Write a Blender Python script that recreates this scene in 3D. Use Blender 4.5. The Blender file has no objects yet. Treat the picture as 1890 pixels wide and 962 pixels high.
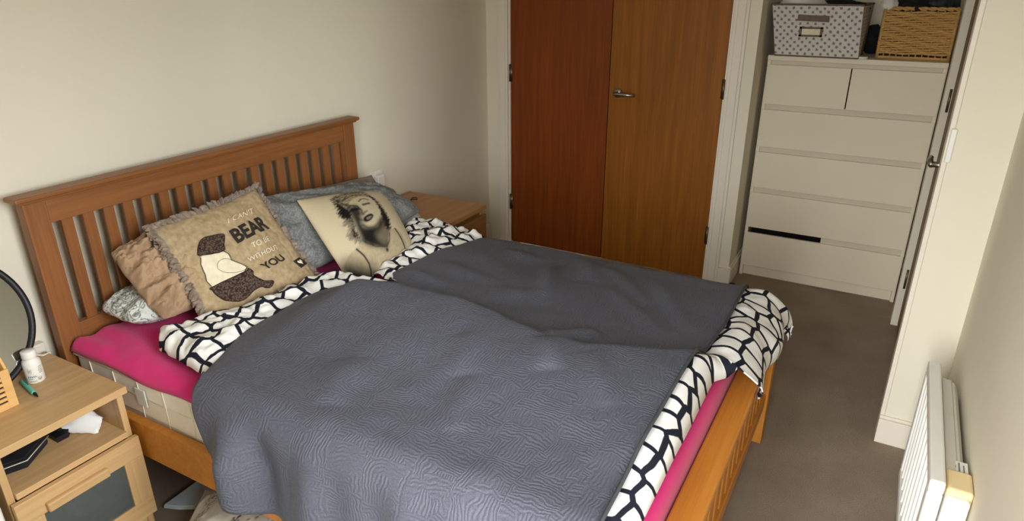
import bpy, bmesh, math, random
import numpy as np
from mathutils import Vector, noise
random.seed(7)
C = bpy.context.scene.collection

# ------------------------------------------------------------------ camera
cam_d = bpy.data.cameras.new('camera')
cam = bpy.data.objects.new('camera', cam_d)
C.objects.link(cam)
cam_d.sensor_fit = 'HORIZONTAL'
cam_d.sensor_width = 36.0
cam_d.lens = 1253.379 / 1890 * 36.0
cam_d.clip_start = 0.02
cam.location = (-0.80584, -2.20881, 1.59244)
cam.rotation_euler = (1.17866, 0.00302, -1.05969)
bpy.context.scene.camera = cam

# ------------------------------------------------------------------ light and exposure
sc = bpy.context.scene
sc.view_settings.view_transform = 'Standard'
sc.view_settings.look = 'None'
sc.view_settings.exposure = 0.0
sc.view_settings.gamma = 1.0
sc.view_settings.use_curve_mapping = False
sc.cycles.use_denoising = True
sc.cycles.max_bounces = 10
sc.cycles.diffuse_bounces = 6
sc.cycles.sample_clamp_indirect = 6.0
sc.cycles.caustics_reflective = False
sc.cycles.caustics_refractive = False
W = bpy.data.worlds.new('overcast sky')
sc.world = W
W.use_nodes = True
wn = W.node_tree.nodes
wn['Background'].inputs['Strength'].default_value = 35.0
wl_ = W.node_tree.links
w_tc = wn.new('ShaderNodeTexCoord')
w_sx = wn.new('ShaderNodeSeparateXYZ')
w_mr = wn.new('ShaderNodeMapRange')
w_mr.inputs['From Min'].default_value = -1; w_mr.inputs['From Max'].default_value = 1
w_rp = wn.new('ShaderNodeValToRGB')
e_ = w_rp.color_ramp.elements
e_[0].position = 0.48; e_[0].color = (0.16, 0.16, 0.15, 1)      # ground and houses below the horizon
e_[1].position = 1.0; e_[1].color = (0.95, 0.98, 1.0, 1)         # overcast zenith
e2_ = e_.new(0.53); e2_.color = (0.55, 0.57, 0.58, 1)            # overcast horizon
wl_.new(w_tc.outputs['Generated'], w_sx.inputs[0])
wl_.new(w_sx.outputs['Z'], w_mr.inputs['Value'])
wl_.new(w_mr.outputs[0], w_rp.inputs['Fac'])
wl_.new(w_rp.outputs['Color'], wn['Background'].inputs['Color'])
# two window openings behind the camera; portals guide the sky light through them
WIN = (-0.95, -2.42, -1.50, 0.12, 2.10)     # x of the end wall, then y0, y1, z0, z1
WIN2 = (-2.535, -0.80, 0.20, 0.85, 2.10)    # y of the right wall, then x0, x1, z0, z1
def portal(loc, rz, w, h):
    d = bpy.data.lights.new('window_portal', 'AREA')
    d.shape = 'RECTANGLE'
    d.size, d.size_y = w, h
    d.cycles.is_portal = True
    o = bpy.data.objects.new('window_portal', d)
    C.objects.link(o)
    o.location = loc
    o.rotation_euler = (math.pi / 2, 0, rz)
portal((WIN[0] - .12, (WIN[1] + WIN[2]) / 2, (WIN[3] + WIN[4]) / 2), -math.pi / 2, WIN[2] - WIN[1], WIN[4] - WIN[3])
portal(((WIN2[1] + WIN2[2]) / 2, WIN2[0] - .12, (WIN2[3] + WIN2[4]) / 2), 0, WIN2[2] - WIN2[1], WIN2[4] - WIN2[3])

# ------------------------------------------------------------------ helpers
def lin(c):
    return tuple((x / 255 / 12.92) if x / 255 <= 0.04045 else ((x / 255 + 0.055) / 1.055) ** 2.4 for x in c)

class NT:
    def __init__(self, name, rough=0.6, spec=0.3):
        self.m = bpy.data.materials.new(name)
        self.m.use_nodes = True
        self.t = self.m.node_tree
        self.b = self.t.nodes['Principled BSDF']
        self.b.inputs['Roughness'].default_value = rough
        self.b.inputs['Specular IOR Level'].default_value = spec
    def n(self, typ, **kw):
        x = self.t.nodes.new(typ)
        for k, v in kw.items():
            if k in x.inputs.keys():
                x.inputs[k].default_value = v
            else:
                setattr(x, k, v)
        return x
    def l(self, a, b):
        self.t.links.new(a, b)
    def ramp(self, fac, stops, interp='LINEAR'):
        r = self.n('ShaderNodeValToRGB')
        r.color_ramp.interpolation = interp
        e = r.color_ramp.elements
        while len(e) < len(stops):
            e.new(0.5)
        for el, (p, c) in zip(e, stops):
            el.position = p
            el.color = (*lin(c), 1)
        self.l(fac, r.inputs['Fac'])
        return r.outputs['Color']
    def coord(self, kind='Object', scale=(1, 1, 1), rot=(0, 0, 0)):
        tc = self.n('ShaderNodeTexCoord')
        mp = self.n('ShaderNodeMapping')
        mp.inputs['Scale'].default_value = scale
        mp.inputs['Rotation'].default_value = rot
        self.l(tc.outputs[kind], mp.inputs['Vector'])
        return mp.outputs['Vector']
    def noise(self, vec, scale, detail=3, rough=0.5, dist=0.0):
        x = self.n('ShaderNodeTexNoise')
        x.inputs['Scale'].default_value = scale
        x.inputs['Detail'].default_value = detail
        x.inputs['Roughness'].default_value = rough
        x.inputs['Distortion'].default_value = dist
        if vec is not None:
            self.l(vec, x.inputs['Vector'])
        return x.outputs['Fac']
    def bump(self, h, strength=0.3, dist=0.002):
        b = self.n('ShaderNodeBump')
        b.inputs['Strength'].default_value = strength
        b.inputs['Distance'].default_value = dist
        self.l(h, b.inputs['Height'])
        self.l(b.outputs['Normal'], self.b.inputs['Normal'])
        return b
    def col(self, out):
        self.l(out, self.b.inputs['Base Color'])

def plain(name, c, rough=0.6, var=6, scale=8, bs=60, bstr=0.15, bd=0.001, metal=0.0, spec=0.3, sheen=0.0):
    k = NT(name, rough, spec)
    v = k.coord()
    f = k.noise(v, scale, 3)
    lo = tuple(max(0, x - var) for x in c)
    hi = tuple(min(255, x + var) for x in c)
    k.col(k.ramp(f, [(0.3, lo), (0.7, hi)]))
    if bstr:
        k.bump(k.noise(v, bs, 3), bstr, bd)
    k.b.inputs['Metallic'].default_value = metal
    if sheen:
        k.b.inputs['Sheen Weight'].default_value = sheen
    return k.m

def wood(name, c1, c2, axis=0, s=1.0, rough=0.42, spec=0.35, fine=0.5):
    k = NT(name, rough, spec)
    sv = [38 * s, 38 * s, 38 * s]
    sv[axis] = 1.6 * s
    v = k.coord('Object', tuple(sv))
    f = k.noise(v, 1.0, 5, 0.62, 0.6)
    g = k.noise(k.coord('Object', tuple(x * 4 for x in sv)), 1.0, 3, 0.6)
    mx = k.n('ShaderNodeMix', data_type='FLOAT')
    mx.inputs[0].default_value = fine * 0.6
    k.l(f, mx.inputs[2]); k.l(g, mx.inputs[3])
    k.col(k.ramp(mx.outputs[0], [(0.28, c2), (0.5, tuple((a + b) / 2 for a, b in zip(c1, c2))), (0.72, c1)]))
    k.bump(mx.outputs[0], 0.08, 0.001)
    return k.m

WL = {}
def tags(o, label=None, cat=None, group=None, kind=None):
    if label: o['label'] = label
    if cat: o['category'] = cat
    if group: o['group'] = group
    if kind: o['kind'] = kind
    return o

def thing(name, label, cat, loc, group=None):
    o = bpy.data.objects.new(name, None)
    o.empty_display_size = 0.05
    C.objects.link(o)
    o.location = loc
    WL[o.name] = Vector(loc)
    return tags(o, label, cat, group)

def put(name, bm, mat, parent=None, loc=(0, 0, 0), smooth=False, label=None, cat=None, group=None, kind=None):
    """bm holds world coordinates; the object gets its own origin."""
    base = WL[parent.name] if parent is not None else Vector(loc)
    me = bpy.data.meshes.new(name)
    if isinstance(bm, bmesh.types.BMesh):
        bmesh.ops.translate(bm, verts=bm.verts, vec=-base)
        bmesh.ops.recalc_face_normals(bm, faces=bm.faces)
        bm.to_mesh(me)
        bm.free()
    else:
        me = bm
        me.name = name
        me.transform(__import__('mathutils').Matrix.Translation(-base))
    if smooth:
        for p in me.polygons:
            p.use_smooth = True
    if mat is not None:
        me.materials.append(mat)
    o = bpy.data.objects.new(name, me)
    C.objects.link(o)
    if parent is not None:
        o.parent = parent
    else:
        o.location = base
    WL[o.name] = base
    return tags(o, label, cat, group, kind)

def dup(o, shift, parent=None):
    c = o.copy()
    C.objects.link(c)
    c.parent = parent if parent is not None else o.parent
    c.location = o.location + Vector(shift)
    WL[c.name] = WL[o.name] + Vector(shift)
    return c

def add_box(bm, lo, hi, bev=0.0, seg=2):
    lo = [min(a, b) for a, b in zip(lo, hi)], [max(a, b) for a, b in zip(lo, hi)]
    lo, hi = lo
    vs = [bm.verts.new((hi[0] if i & 1 else lo[0], hi[1] if i & 2 else lo[1], hi[2] if i & 4 else lo[2])) for i in range(8)]
    fs = [bm.faces.new([vs[i] for i in f]) for f in ((0, 2, 3, 1), (4, 5, 7, 6), (0, 1, 5, 4), (2, 6, 7, 3), (0, 4, 6, 2), (1, 3, 7, 5))]
    if bev > 0:
        es = list({e for f in fs for e in f.edges})
        bmesh.ops.bevel(bm, geom=es, offset=bev, segments=seg, profile=0.5, affect='EDGES')
    return bm

def box(lo, hi, bev=0.003, seg=2):
    return add_box(bmesh.new(), lo, hi, bev, seg)

def boxes(lst, bev=0.003):
    bm = bmesh.new()
    for lo, hi in lst:
        add_box(bm, lo, hi, bev)
    return bm

def add_tube(bm, pts, r, n=6, cap=True):
    pts = [Vector(p) for p in pts]
    rs = r if isinstance(r, (list, tuple)) else [r] * len(pts)
    rings = []
    up = None
    for i, p in enumerate(pts):
        d = (pts[min(i + 1, len(pts) - 1)] - pts[max(i - 1, 0)])
        d = d.normalized() if d.length > 1e-9 else Vector((0, 0, 1))
        if up is None:
            up = d.orthogonal().normalized()
        up = (up - d * up.dot(d))
        up = up.normalized() if up.length > 1e-6 else d.orthogonal().normalized()
        w = d.cross(up)
        rings.append([bm.verts.new(p + (up * math.cos(a) + w * math.sin(a)) * rs[i]) for a in [2 * math.pi * k / n for k in range(n)]])
    for a, b in zip(rings, rings[1:]):
        for k in range(n):
            bm.faces.new((a[k], a[(k + 1) % n], b[(k + 1) % n], b[k]))
    if cap:
        bm.faces.new(rings[0][::-1]); bm.faces.new(rings[-1])
    return bm

def add_lathe(bm, prof, c, n=24):
    """prof: list of (r, z); about the vertical through c"""
    rings = []
    for r, z in prof:
        if r < 1e-6:
            rings.append([bm.verts.new((c[0], c[1], c[2] + z))])
        else:
            rings.append([bm.verts.new((c[0] + r * math.cos(2 * math.pi * k / n), c[1] + r * math.sin(2 * math.pi * k / n), c[2] + z)) for k in range(n)])
    for a, b in zip(rings, rings[1:]):
        if len(a) == 1 and len(b) == 1: continue
        if len(a) == 1:
            for k in range(n): bm.faces.new((a[0], b[k], b[(k + 1) % n]))
        elif len(b) == 1:
            for k in range(n): bm.faces.new((a[k], a[(k + 1) % n], b[0]))
        else:
            for k in range(n): bm.faces.new((a[k], a[(k + 1) % n], b[(k + 1) % n], b[k]))
    return bm

def add_prism(bm, poly, vec):
    """poly: ordered 3D outline, extruded by vec"""
    vec = Vector(vec)
    a = [bm.verts.new(Vector(p)) for p in poly]
    b = [bm.verts.new(Vector(p) + vec) for p in poly]
    bm.faces.new(a); bm.faces.new(b[::-1])
    n = len(a)
    for i in range(n):
        bm.faces.new((a[i], b[i], b[(i + 1) % n], a[(i + 1) % n]))
    return bm

def interp(x, pts):
    return float(np.interp(x, [p[0] for p in pts], [p[1] for p in pts]))

def sstep(a, b, x):
    t = min(1, max(0, (x - a) / (b - a)))
    return t * t * (3 - 2 * t)

def nz(x, y, z=0.0):
    return noise.noise(Vector((x, y, z)))

def fbm(x, y, z=0.0, o=3):
    return sum(noise.noise(Vector((x * 2 ** i, y * 2 ** i, z + 7.3 * i))) * 0.5 ** i for i in range(o))

def grid_mesh(name, pos, uv=None, thick=0.0):
    """pos: rows x cols of 3D points (list of lists)"""
    R, K = len(pos), len(pos[0])
    me = bpy.data.meshes.new(name)
    verts = [tuple(p) for row in pos for p in row]
    faces = [(r * K + k, r * K + k + 1, (r + 1) * K + k + 1, (r + 1) * K + k) for r in range(R - 1) for k in range(K - 1)]
    me.from_pydata(verts, [], faces)
    if uv is not None:
        ul = me.uv_layers.new(name='UVMap')
        flat = [u for row in uv for u in row]
        for lp in me.loops:
            ul.data[lp.index].uv = flat[lp.vertex_index]
    me.update()
    return me

# ------------------------------------------------------------------ materials
m_wall = plain('magnolia wall paint', (224, 217, 197), 0.85, 2, 2, 260, 0.12, 0.0006, spec=0.15)
m_ceil = plain('white ceiling paint', (232, 228, 218), 0.9, 2, 2, 200, 0.1, 0.0005, spec=0.1)
m_trim = plain('white gloss trim paint', (225, 216, 200), 0.45, 2, 3, 120, 0.1, 0.0005, spec=0.35)
m_white = plain('white plastic', (232, 230, 222), 0.4, 2, 6, 80, 0.03, 0.0004)
m_chest = plain('white laminate', (220, 208, 184), 0.45, 2, 3, 180, 0.04, 0.0003)
m_grip = plain('pale grey drawer grip', (202, 192, 170), 0.5, 2, 3, 100, 0.03, 0.0003)
m_black = plain('black plastic', (22, 22, 24), 0.45, 4, 10, 90, 0.1, 0.0005)
m_shade = plain('painted shade black', (12, 11, 10), 0.9, 2, 4, 60, 0)  # near-black paint standing in for shade inside gaps and hollows
m_steel = plain('satin steel', (170, 162, 150), 0.32, 5, 20, 200, 0.03, 0.0003, metal=1.0)
m_bronze = plain('dull bronze hinge', (120, 98, 78), 0.4, 6, 20, 200, 0.05, 0.0003, metal=0.9)
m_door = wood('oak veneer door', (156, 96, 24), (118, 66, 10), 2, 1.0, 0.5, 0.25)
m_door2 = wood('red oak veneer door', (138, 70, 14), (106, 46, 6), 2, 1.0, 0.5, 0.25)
m_doorb = wood('grey brown door veneer', (134, 108, 84), (108, 84, 62), 2, 1.0, 0.55, 0.2)
m_bedx = wood('honey bed wood across', (150, 98, 56), (114, 70, 36), 0, 0.8)
m_bedy = wood('honey bed wood along', (196, 128, 54), (160, 92, 30), 1, 0.8)
m_bedz = wood('honey bed wood upright', (150, 98, 56), (114, 70, 36), 2, 0.8)
m_foot = wood('golden footboard wood', (206, 140, 58), (172, 104, 34), 0, 0.8)
m_footz = wood('golden footboard slat wood', (206, 140, 58), (172, 104, 34), 2, 0.8)
m_oakx = wood('oak foil across', (208, 174, 126), (180, 144, 98), 0, 0.9)
m_oaky = wood('oak foil along', (208, 174, 126), (180, 144, 98), 1, 0.9)
m_oakz = wood('oak foil upright', (206, 172, 124), (178, 142, 96), 2, 0.9)
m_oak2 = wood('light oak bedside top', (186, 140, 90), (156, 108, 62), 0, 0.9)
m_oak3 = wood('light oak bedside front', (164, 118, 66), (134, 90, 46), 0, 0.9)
m_bamboo = wood('bamboo', (226, 184, 122), (204, 156, 92), 0, 1.2)
m_tick = plain('cream mattress ticking', (250, 245, 230), 0.85, 4, 20, 120, 0.3, 0.001)
m_wick = wood('wicker cane', (214, 174, 112), (168, 124, 68), 1, 3.0, 0.6, 0.2)
m_pink = plain('hot pink jersey', (214, 36, 116), 0.85, 6, 12, 500, 0.25, 0.0006, sheen=0.15)
m_tan = plain('crumpled tan cotton', (170, 140, 110), 0.9, 10, 14, 320, 0.2, 0.0008, sheen=0.1)
m_taupe = plain('taupe cotton', (124, 114, 102), 0.9, 6, 14, 320, 0.2, 0.0008)
m_palegrey = plain('pale grey cotton', (196, 192, 184), 0.9, 8, 30, 320, 0.25, 0.0008)
m_linen = plain('beige linen', (168, 146, 112), 0.92, 14, 60, 420, 0.35, 0.0009)
m_cream = plain('cream applique felt', (224, 212, 184), 0.92, 6, 60, 420, 0.3, 0.0009)
m_ink = plain('dark print ink', (46, 40, 34), 0.9, 4, 40, 300, 0.1, 0.0004)
m_whiteink = plain('white print ink', (226, 214, 190), 0.9, 6, 60, 300, 0.1, 0.0004)
m_fringe = plain('grey brown faux fur', (132, 115, 99), 0.95, 26, 45, 220, 0.5, 0.002, sheen=0.3)
m_darkcloth = plain('black clothing', (26, 26, 30), 0.9, 8, 20, 200, 0.3, 0.001)
m_whitecloth = plain('white cloth', (214, 212, 204), 0.9, 5, 20, 200, 0.3, 0.001)
m_mask = plain('white paper mask', (232, 232, 230), 0.8, 3, 30, 300, 0.15, 0.0005)
m_teal = plain('teal pen plastic', (110, 200, 180), 0.35, 3, 20, 100, 0.02, 0.0003)
m_tanplastic = plain('yellowed plastic', (232, 208, 160), 0.4, 4, 10, 100, 0.05, 0.0004)
m_strap = plain('brown woven trim', (112, 94, 82), 0.85, 6, 60, 400, 0.3, 0.0008)
m_paleblue = plain('pale blue paper', (206, 222, 226), 0.7, 3, 10, 100, 0.1, 0.0005)
m_greylabel = plain('grey label print', (120, 120, 120), 0.6, 8, 60, 100, 0)

def carpet_mat():
    k = NT('taupe carpet', 0.95, 0.05)
    v = k.coord()
    a = k.noise(v, 320, 4, 0.7)
    b = k.noise(v, 5, 4, 0.6)
    mx = k.n('ShaderNodeMix', data_type='FLOAT'); mx.inputs[0].default_value = 0.35
    k.l(a, mx.inputs[2]); k.l(b, mx.inputs[3])
    k.col(k.ramp(mx.outputs[0], [(0.3, (122, 106, 90)), (0.7, (168, 152, 134))]))
    k.bump(a, 0.7, 0.004)
    return k.m
m_carpet = carpet_mat()

def duvet_mat():
    k = NT('white pebble print cotton', 0.85, 0.15)
    uv = k.coord('UV', (1, 1, 1))
    wob = k.n('ShaderNodeTexNoise'); wob.inputs['Scale'].default_value = 9
    k.l(uv, wob.inputs['Vector'])
    ad = k.n('ShaderNodeMix', data_type='RGBA', blend_type='LINEAR_LIGHT'); ad.inputs[0].default_value = 0.012
    k.l(uv, ad.inputs[6]); k.l(wob.outputs['Color'], ad.inputs[7])
    vo = k.n('ShaderNodeTexVoronoi', feature='DISTANCE_TO_EDGE', voronoi_dimensions='2D')
    vo.inputs['Scale'].default_value = 1 / 0.067
    vo.inputs['Randomness'].default_value = 0.70
    k.l(ad.outputs[2], vo.inputs['Vector'])
    k.col(k.ramp(vo.outputs['Distance'], [(0.080, (30, 32, 42)), (0.100, (236, 234, 230))]))
    k.bump(k.noise(k.coord('UV'), 14, 4, 0.6), 0.35, 0.006)
    return k.m
m_duvet = duvet_mat()

def quilt_mat():
    k = NT('charcoal quilted cotton', 0.62, 0.35)
    uv = k.coord('UV')
    pn = k.n('ShaderNodeTexNoise'); pn.inputs['Scale'].default_value = 12
    k.l(uv, pn.inputs['Vector'])
    ad = k.n('ShaderNodeMix', data_type='RGBA', blend_type='LINEAR_LIGHT'); ad.inputs[0].default_value = 0.03
    k.l(uv, ad.inputs[6]); k.l(pn.outputs['Color'], ad.inputs[7])
    w1 = k.n('ShaderNodeTexWave', wave_type='BANDS', bands_direction='X'); w1.inputs['Scale'].default_value = 36
    w2 = k.n('ShaderNodeTexWave', wave_type='BANDS', bands_direction='Y'); w2.inputs['Scale'].default_value = 36
    for w in (w1, w2):
        w.inputs['Distortion'].default_value = 3.2
        w.inputs['Detail'].default_value = 2
        w.inputs['Detail Scale'].default_value = 3
        k.l(ad.outputs[2], w.inputs['Vector'])
    ck = k.n('ShaderNodeTexChecker'); ck.inputs['Scale'].default_value = 9
    k.l(ad.outputs[2], ck.inputs['Vector'])
    mx = k.n('ShaderNodeMix', data_type='FLOAT')
    k.l(ck.outputs['Fac'], mx.inputs[0]); k.l(w1.outputs['Fac'], mx.inputs[2]); k.l(w2.outputs['Fac'], mx.inputs[3])
    f = k.noise(uv, 400, 3, 0.7)
    k.col(k.ramp(f, [(0.3, (60, 61, 69)), (0.7, (90, 91, 102))]))
    ad2 = k.n('ShaderNodeMath', operation='MULTIPLY_ADD'); ad2.inputs[1].default_value = 0.5
    k.l(f, ad2.inputs[0]); k.l(mx.outputs[0], ad2.inputs[2])
    k.bump(ad2.outputs[0], 0.40, 0.004)
    k.b.inputs['Sheen Weight'].default_value = 0.05
    k.b.inputs['Sheen Roughness'].default_value = 0.5
    return k.m
m_quilt = quilt_mat()
m_hem = plain('charcoal hem stitching', (66, 67, 70), 0.85, 4, 40, 300, 0.3, 0.001)

def marble_mat():
    k = NT('grey marbled cotton', 0.88, 0.15)
    v = k.coord('Object')
    a = k.noise(v, 9, 5, 0.65, 1.6)
    b = k.noise(v, 15, 6, 0.72, 2.2)
    ca = k.ramp(a, [(0.3, (96, 97, 96)), (0.7, (120, 121, 118))])
    cb = k.ramp(b, [(0.465, (0, 0, 0)), (0.5, (150, 150, 150)), (0.535, (0, 0, 0))])
    mx = k.n('ShaderNodeMix', data_type='RGBA', blend_type='ADD'); mx.inputs[0].default_value = 0.42
    k.l(ca, mx.inputs[6]); k.l(cb, mx.inputs[7])
    k.col(mx.outputs[2])
    k.bump(k.noise(v, 300, 3), 0.2, 0.0008)
    return k.m
m_marble = marble_mat()

def boucle_mat():
    k = NT('brown boucle fleece', 0.95, 0.05)
    v = k.coord('Object')
    wob = k.noise(v, 120, 3, 0.6, 3.0)
    vo = k.n('ShaderNodeTexVoronoi'); vo.inputs['Scale'].default_value = 170
    k.l(v, vo.inputs['Vector'])
    mx = k.n('ShaderNodeMix', data_type='FLOAT'); mx.inputs[0].default_value = 0.5
    k.l(wob, mx.inputs[2]); k.l(vo.outputs['Distance'], mx.inputs[3])
    k.col(k.ramp(mx.outputs[0], [(0.3, (112, 92, 80)), (0.62, (52, 40, 36))]))
    k.bump(mx.outputs[0], 0.8, 0.004)
    return k.m
m_boucle = boucle_mat()

def floral_mat():
    k = NT('white cotton with grey sprig print', 0.88, 0.15)
    v = k.coord('Object')
    a = k.noise(v, 22, 4, 0.6, 2.0)
    k.col(k.ramp(a, [(0.44, (206, 208, 200)), (0.5, (84, 92, 92)), (0.55, (206, 208, 200))]))
    return k.m
m_floral = floral_mat()

def dotted_mat():
    k = NT('grey fabric with leaf dot print', 0.9, 0.1)
    sx = k.n('ShaderNodeSeparateXYZ'); k.l(k.coord('Object'), sx.inputs[0])
    sm = k.n('ShaderNodeMath', operation='ADD'); k.l(sx.outputs['X'], sm.inputs[0]); k.l(sx.outputs['Y'], sm.inputs[1])
    cb = k.n('ShaderNodeCombineXYZ'); k.l(sm.outputs[0], cb.inputs['X']); k.l(sx.outputs['Z'], cb.inputs['Y'])
    mp = k.n('ShaderNodeMapping'); mp.inputs['Rotation'].default_value = (0, 0, math.radians(45)); k.l(cb.outputs[0], mp.inputs['Vector'])
    v = mp.outputs['Vector']
    vo = k.n('ShaderNodeTexVoronoi', voronoi_dimensions='2D'); vo.inputs['Scale'].default_value = 40; vo.inputs['Randomness'].default_value = 0.15
    k.l(v, vo.inputs['Vector'])
    nn = k.noise(k.coord('Object'), 160, 3, 0.7)
    m = k.n('ShaderNodeMath', operation='MULTIPLY_ADD'); m.inputs[1].default_value = 0.5
    k.l(nn, m.inputs[0]); k.l(vo.outputs['Distance'], m.inputs[2])
    k.col(k.ramp(m.outputs[0], [(0.45, (128, 122, 120)), (0.55, (206, 198, 192))]))
    return k.m
m_dots = dotted_mat()

def print_mat():
    k = NT('printed cotton', 0.9, 0.12)
    a = k.n('ShaderNodeAttribute', attribute_name='Print')
    v = k.coord('Object')
    f = k.noise(v, 500, 3, 0.7)
    mx = k.n('ShaderNodeMix', data_type='RGBA', blend_type='MULTIPLY'); mx.inputs[0].default_value = 0.25
    k.l(a.outputs['Color'], mx.inputs[6])
    k.l(k.ramp(f, [(0.3, (170, 170, 170)), (0.7, (255, 255, 255))]), mx.inputs[7])
    k.col(mx.outputs[2])
    k.bump(f, 0.25, 0.0008)
    return k.m
m_print = print_mat()

def glass_mat():
    k = NT('window glass', 0.02, 0.5)
    tr = k.n('ShaderNodeBsdfTransparent')
    gl = k.n('ShaderNodeBsdfGlossy'); gl.inputs['Roughness'].default_value = 0.02
    fr = k.n('ShaderNodeFresnel'); fr.inputs['IOR'].default_value = 1.45
    mx = k.n('ShaderNodeMixShader')
    k.l(fr.outputs[0], mx.inputs[0]); k.l(tr.outputs[0], mx.inputs[1]); k.l(gl.outputs[0], mx.inputs[2])
    k.l(mx.outputs[0], k.t.nodes['Material Output'].inputs['Surface'])
    return k.m
m_glass = glass_mat()

def frost_mat():
    k = NT('frosted drawer glass', 0.3, 0.5)
    k.b.inputs['Base Color'].default_value = (*lin((204, 216, 210)), 1)
    k.b.inputs['Transmission Weight'].default_value = 0.88
    k.b.inputs['IOR'].default_value = 1.3
    k.b.inputs['Roughness'].default_value = 0.24
    return k.m
m_frost = frost_mat()

def mirror_mat():
    k = NT('mirror silver', 0.03, 0.5)
    k.b.inputs['Base Color'].default_value = (*lin((205, 208, 206)), 1)
    k.b.inputs['Metallic'].default_value = 1.0
    return k.m
m_mirror = mirror_mat()

# ------------------------------------------------------------------ the room
XW, XD, XA = -0.95, 2.82, 3.56          # window wall, cupboard wall, alcove back
YR, YN, YA = -2.535, -2.378, -1.555    # right wall, entrance-door wall face, alcove left return
H = 2.4
def struct(name, bm, mat, label=None):
    return put(name, bm, mat, kind='structure', label=label)
struct('floor', box((XW - .1, -2.75, -.1), (XA + .1, .1, 0), 0), m_carpet)
struct('ceiling', box((XW - .1, -2.75, H), (XA + .1, .1, H + .1), 0), m_ceil)
struct('wall_left', box((XW - .1, 0, 0), (XD + .1, .1, H), 0), m_wall)
DY0, DY1, DH = -0.150, -1.428, 2.04    # cupboard door opening
struct('wall_back', boxes([((XD, 0, 0), (XD + .12, DY0, H)), ((XD, DY1, 0), (XD + .12, YA, H)), ((XD, DY0, DH), (XD + .12, DY1, H))], 0), m_wall)
struct('wall_alcove_left', box((XD + .12, YA + .1, 0), (XA, YA, H), 0), m_wall)
struct('wall_alcove_back', box((XA, YA + .1, 0), (XA + .1, -2.75, H), 0), m_wall)
EX0, EX1 = 1.76, 2.735                 # entrance door opening along x
_, vx0, vx1, vz0, vz1 = WIN2
struct('wall_right', boxes([((XW - .1, YR, 0), (vx0, YR - .1, H)), ((vx1, YR, 0), (1.68, YR - .1, H)), ((vx0, YR, 0), (vx1, YR - .1, vz0)), ((vx0, YR, vz1), (vx1, YR - .1, H)), ((1.68, YN, 0), (EX0, YR - .1, H)), ((EX0, YN, DH), (EX1, YR - .1, H)), ((EX1, YN, 0), (2.83, YR - .1, H)), ((2.83, -2.412, 0), (XA, YR - .1, H))], 0), m_wall)
x0, wy0, wy1, wz0, wz1 = WIN
struct('wall_window', boxes([((XW, .1, 0), (XW - .1, wy1, H)), ((XW, wy0, 0), (XW - .1, -2.65, H)), ((XW, wy0, 0), (XW - .1, wy1, wz0)), ((XW, wy0, wz1), (XW - .1, wy1, H))], 0), m_wall)
win = struct('window_1', boxes([((XW - .02, wy0, wz0), (XW - .08, wy0 + .06, wz1)), ((XW - .02, wy1 - .06, wz0), (XW - .08, wy1, wz1)), ((XW - .02, wy0, wz0), (XW - .08, wy1, wz0 + .06)), ((XW - .02, wy0, wz1 - .06), (XW - .08, wy1, wz1))]), m_white)
put('mullion', box((XW - .025, (wy0 + wy1) / 2 - .03, wz0 + .06), (XW - .075, (wy0 + wy1) / 2 + .03, wz1 - .06)), m_white, win)
put('pane', box((XW - .048, wy0 + .06, wz0 + .06), (XW - .052, (wy0 + wy1) / 2 - .03, wz1 - .06), 0), m_glass, win)
put('pane', box((XW - .048, (wy0 + wy1) / 2 + .03, wz0 + .06), (XW - .052, wy1 - .06, wz1 - .06), 0), m_glass, win)
win2 = struct('window_2', boxes([((vx0, YR - .02, vz0), (vx0 + .06, YR - .08, vz1)), ((vx1 - .06, YR - .02, vz0), (vx1, YR - .08, vz1)), ((vx0, YR - .02, vz0), (vx1, YR - .08, vz0 + .06)), ((vx0, YR - .02, vz1 - .06), (vx1, YR - .08, vz1))]), m_white)
put('pane', box((vx0 + .06, YR - .048, vz0 + .06), (vx1 - .06, YR - .052, vz1 - .06), 0), m_glass, win2)
struct('cupboard_back', box((XD + .6, 0.05, 0), (XD + .62, YA + .1, H), 0), m_wall).name = 'wall_cupboard'

# architraves: moulded boards in two steps
def arch(name, y0, y1, x, z1=DH + .06, inner=1):
    """upright board facing -x between y0 and y1; inner=+1 when the thin step lies toward larger y"""
    bm = bmesh.new()
    w = y1 - y0
    add_box(bm, (x - .014, y0, 0), (x, y1, z1), .003)
    add_box(bm, (x - .020, y0 + w * .22, 0), (x - .010, y0 + w * .80, z1), .004)
    return struct(name, bm, m_trim)
arch('trim_1', DY0 + .072, DY0, XD)
arch('trim_2', DY1, DY1 - .072, XD)
struct('trim_3', boxes([((XD - .014, DY0 + .072, DH), (XD, DY1 - .072, DH + .07))]), m_trim)
# door lining and stop
struct('trim_4', boxes([((XD, DY0, 0), (XD + .12, DY0 - .012, DH)), ((XD, DY1 + .012, 0), (XD + .12, DY1, DH)), ((XD, DY0, DH - .012), (XD + .12, DY1, DH))], .001), m_trim)
# entrance side: architrave edge on the pier corner, far architrave and lining
struct('trim_5', box((1.68, YN, 0), (1.752, YN + .016, DH + .06), .003), m_trim)
struct('trim_6', box((EX1 + .012, YN - .03, 0), (EX1 + .075, YN - .004, DH + .06), .003), m_trim)
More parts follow.
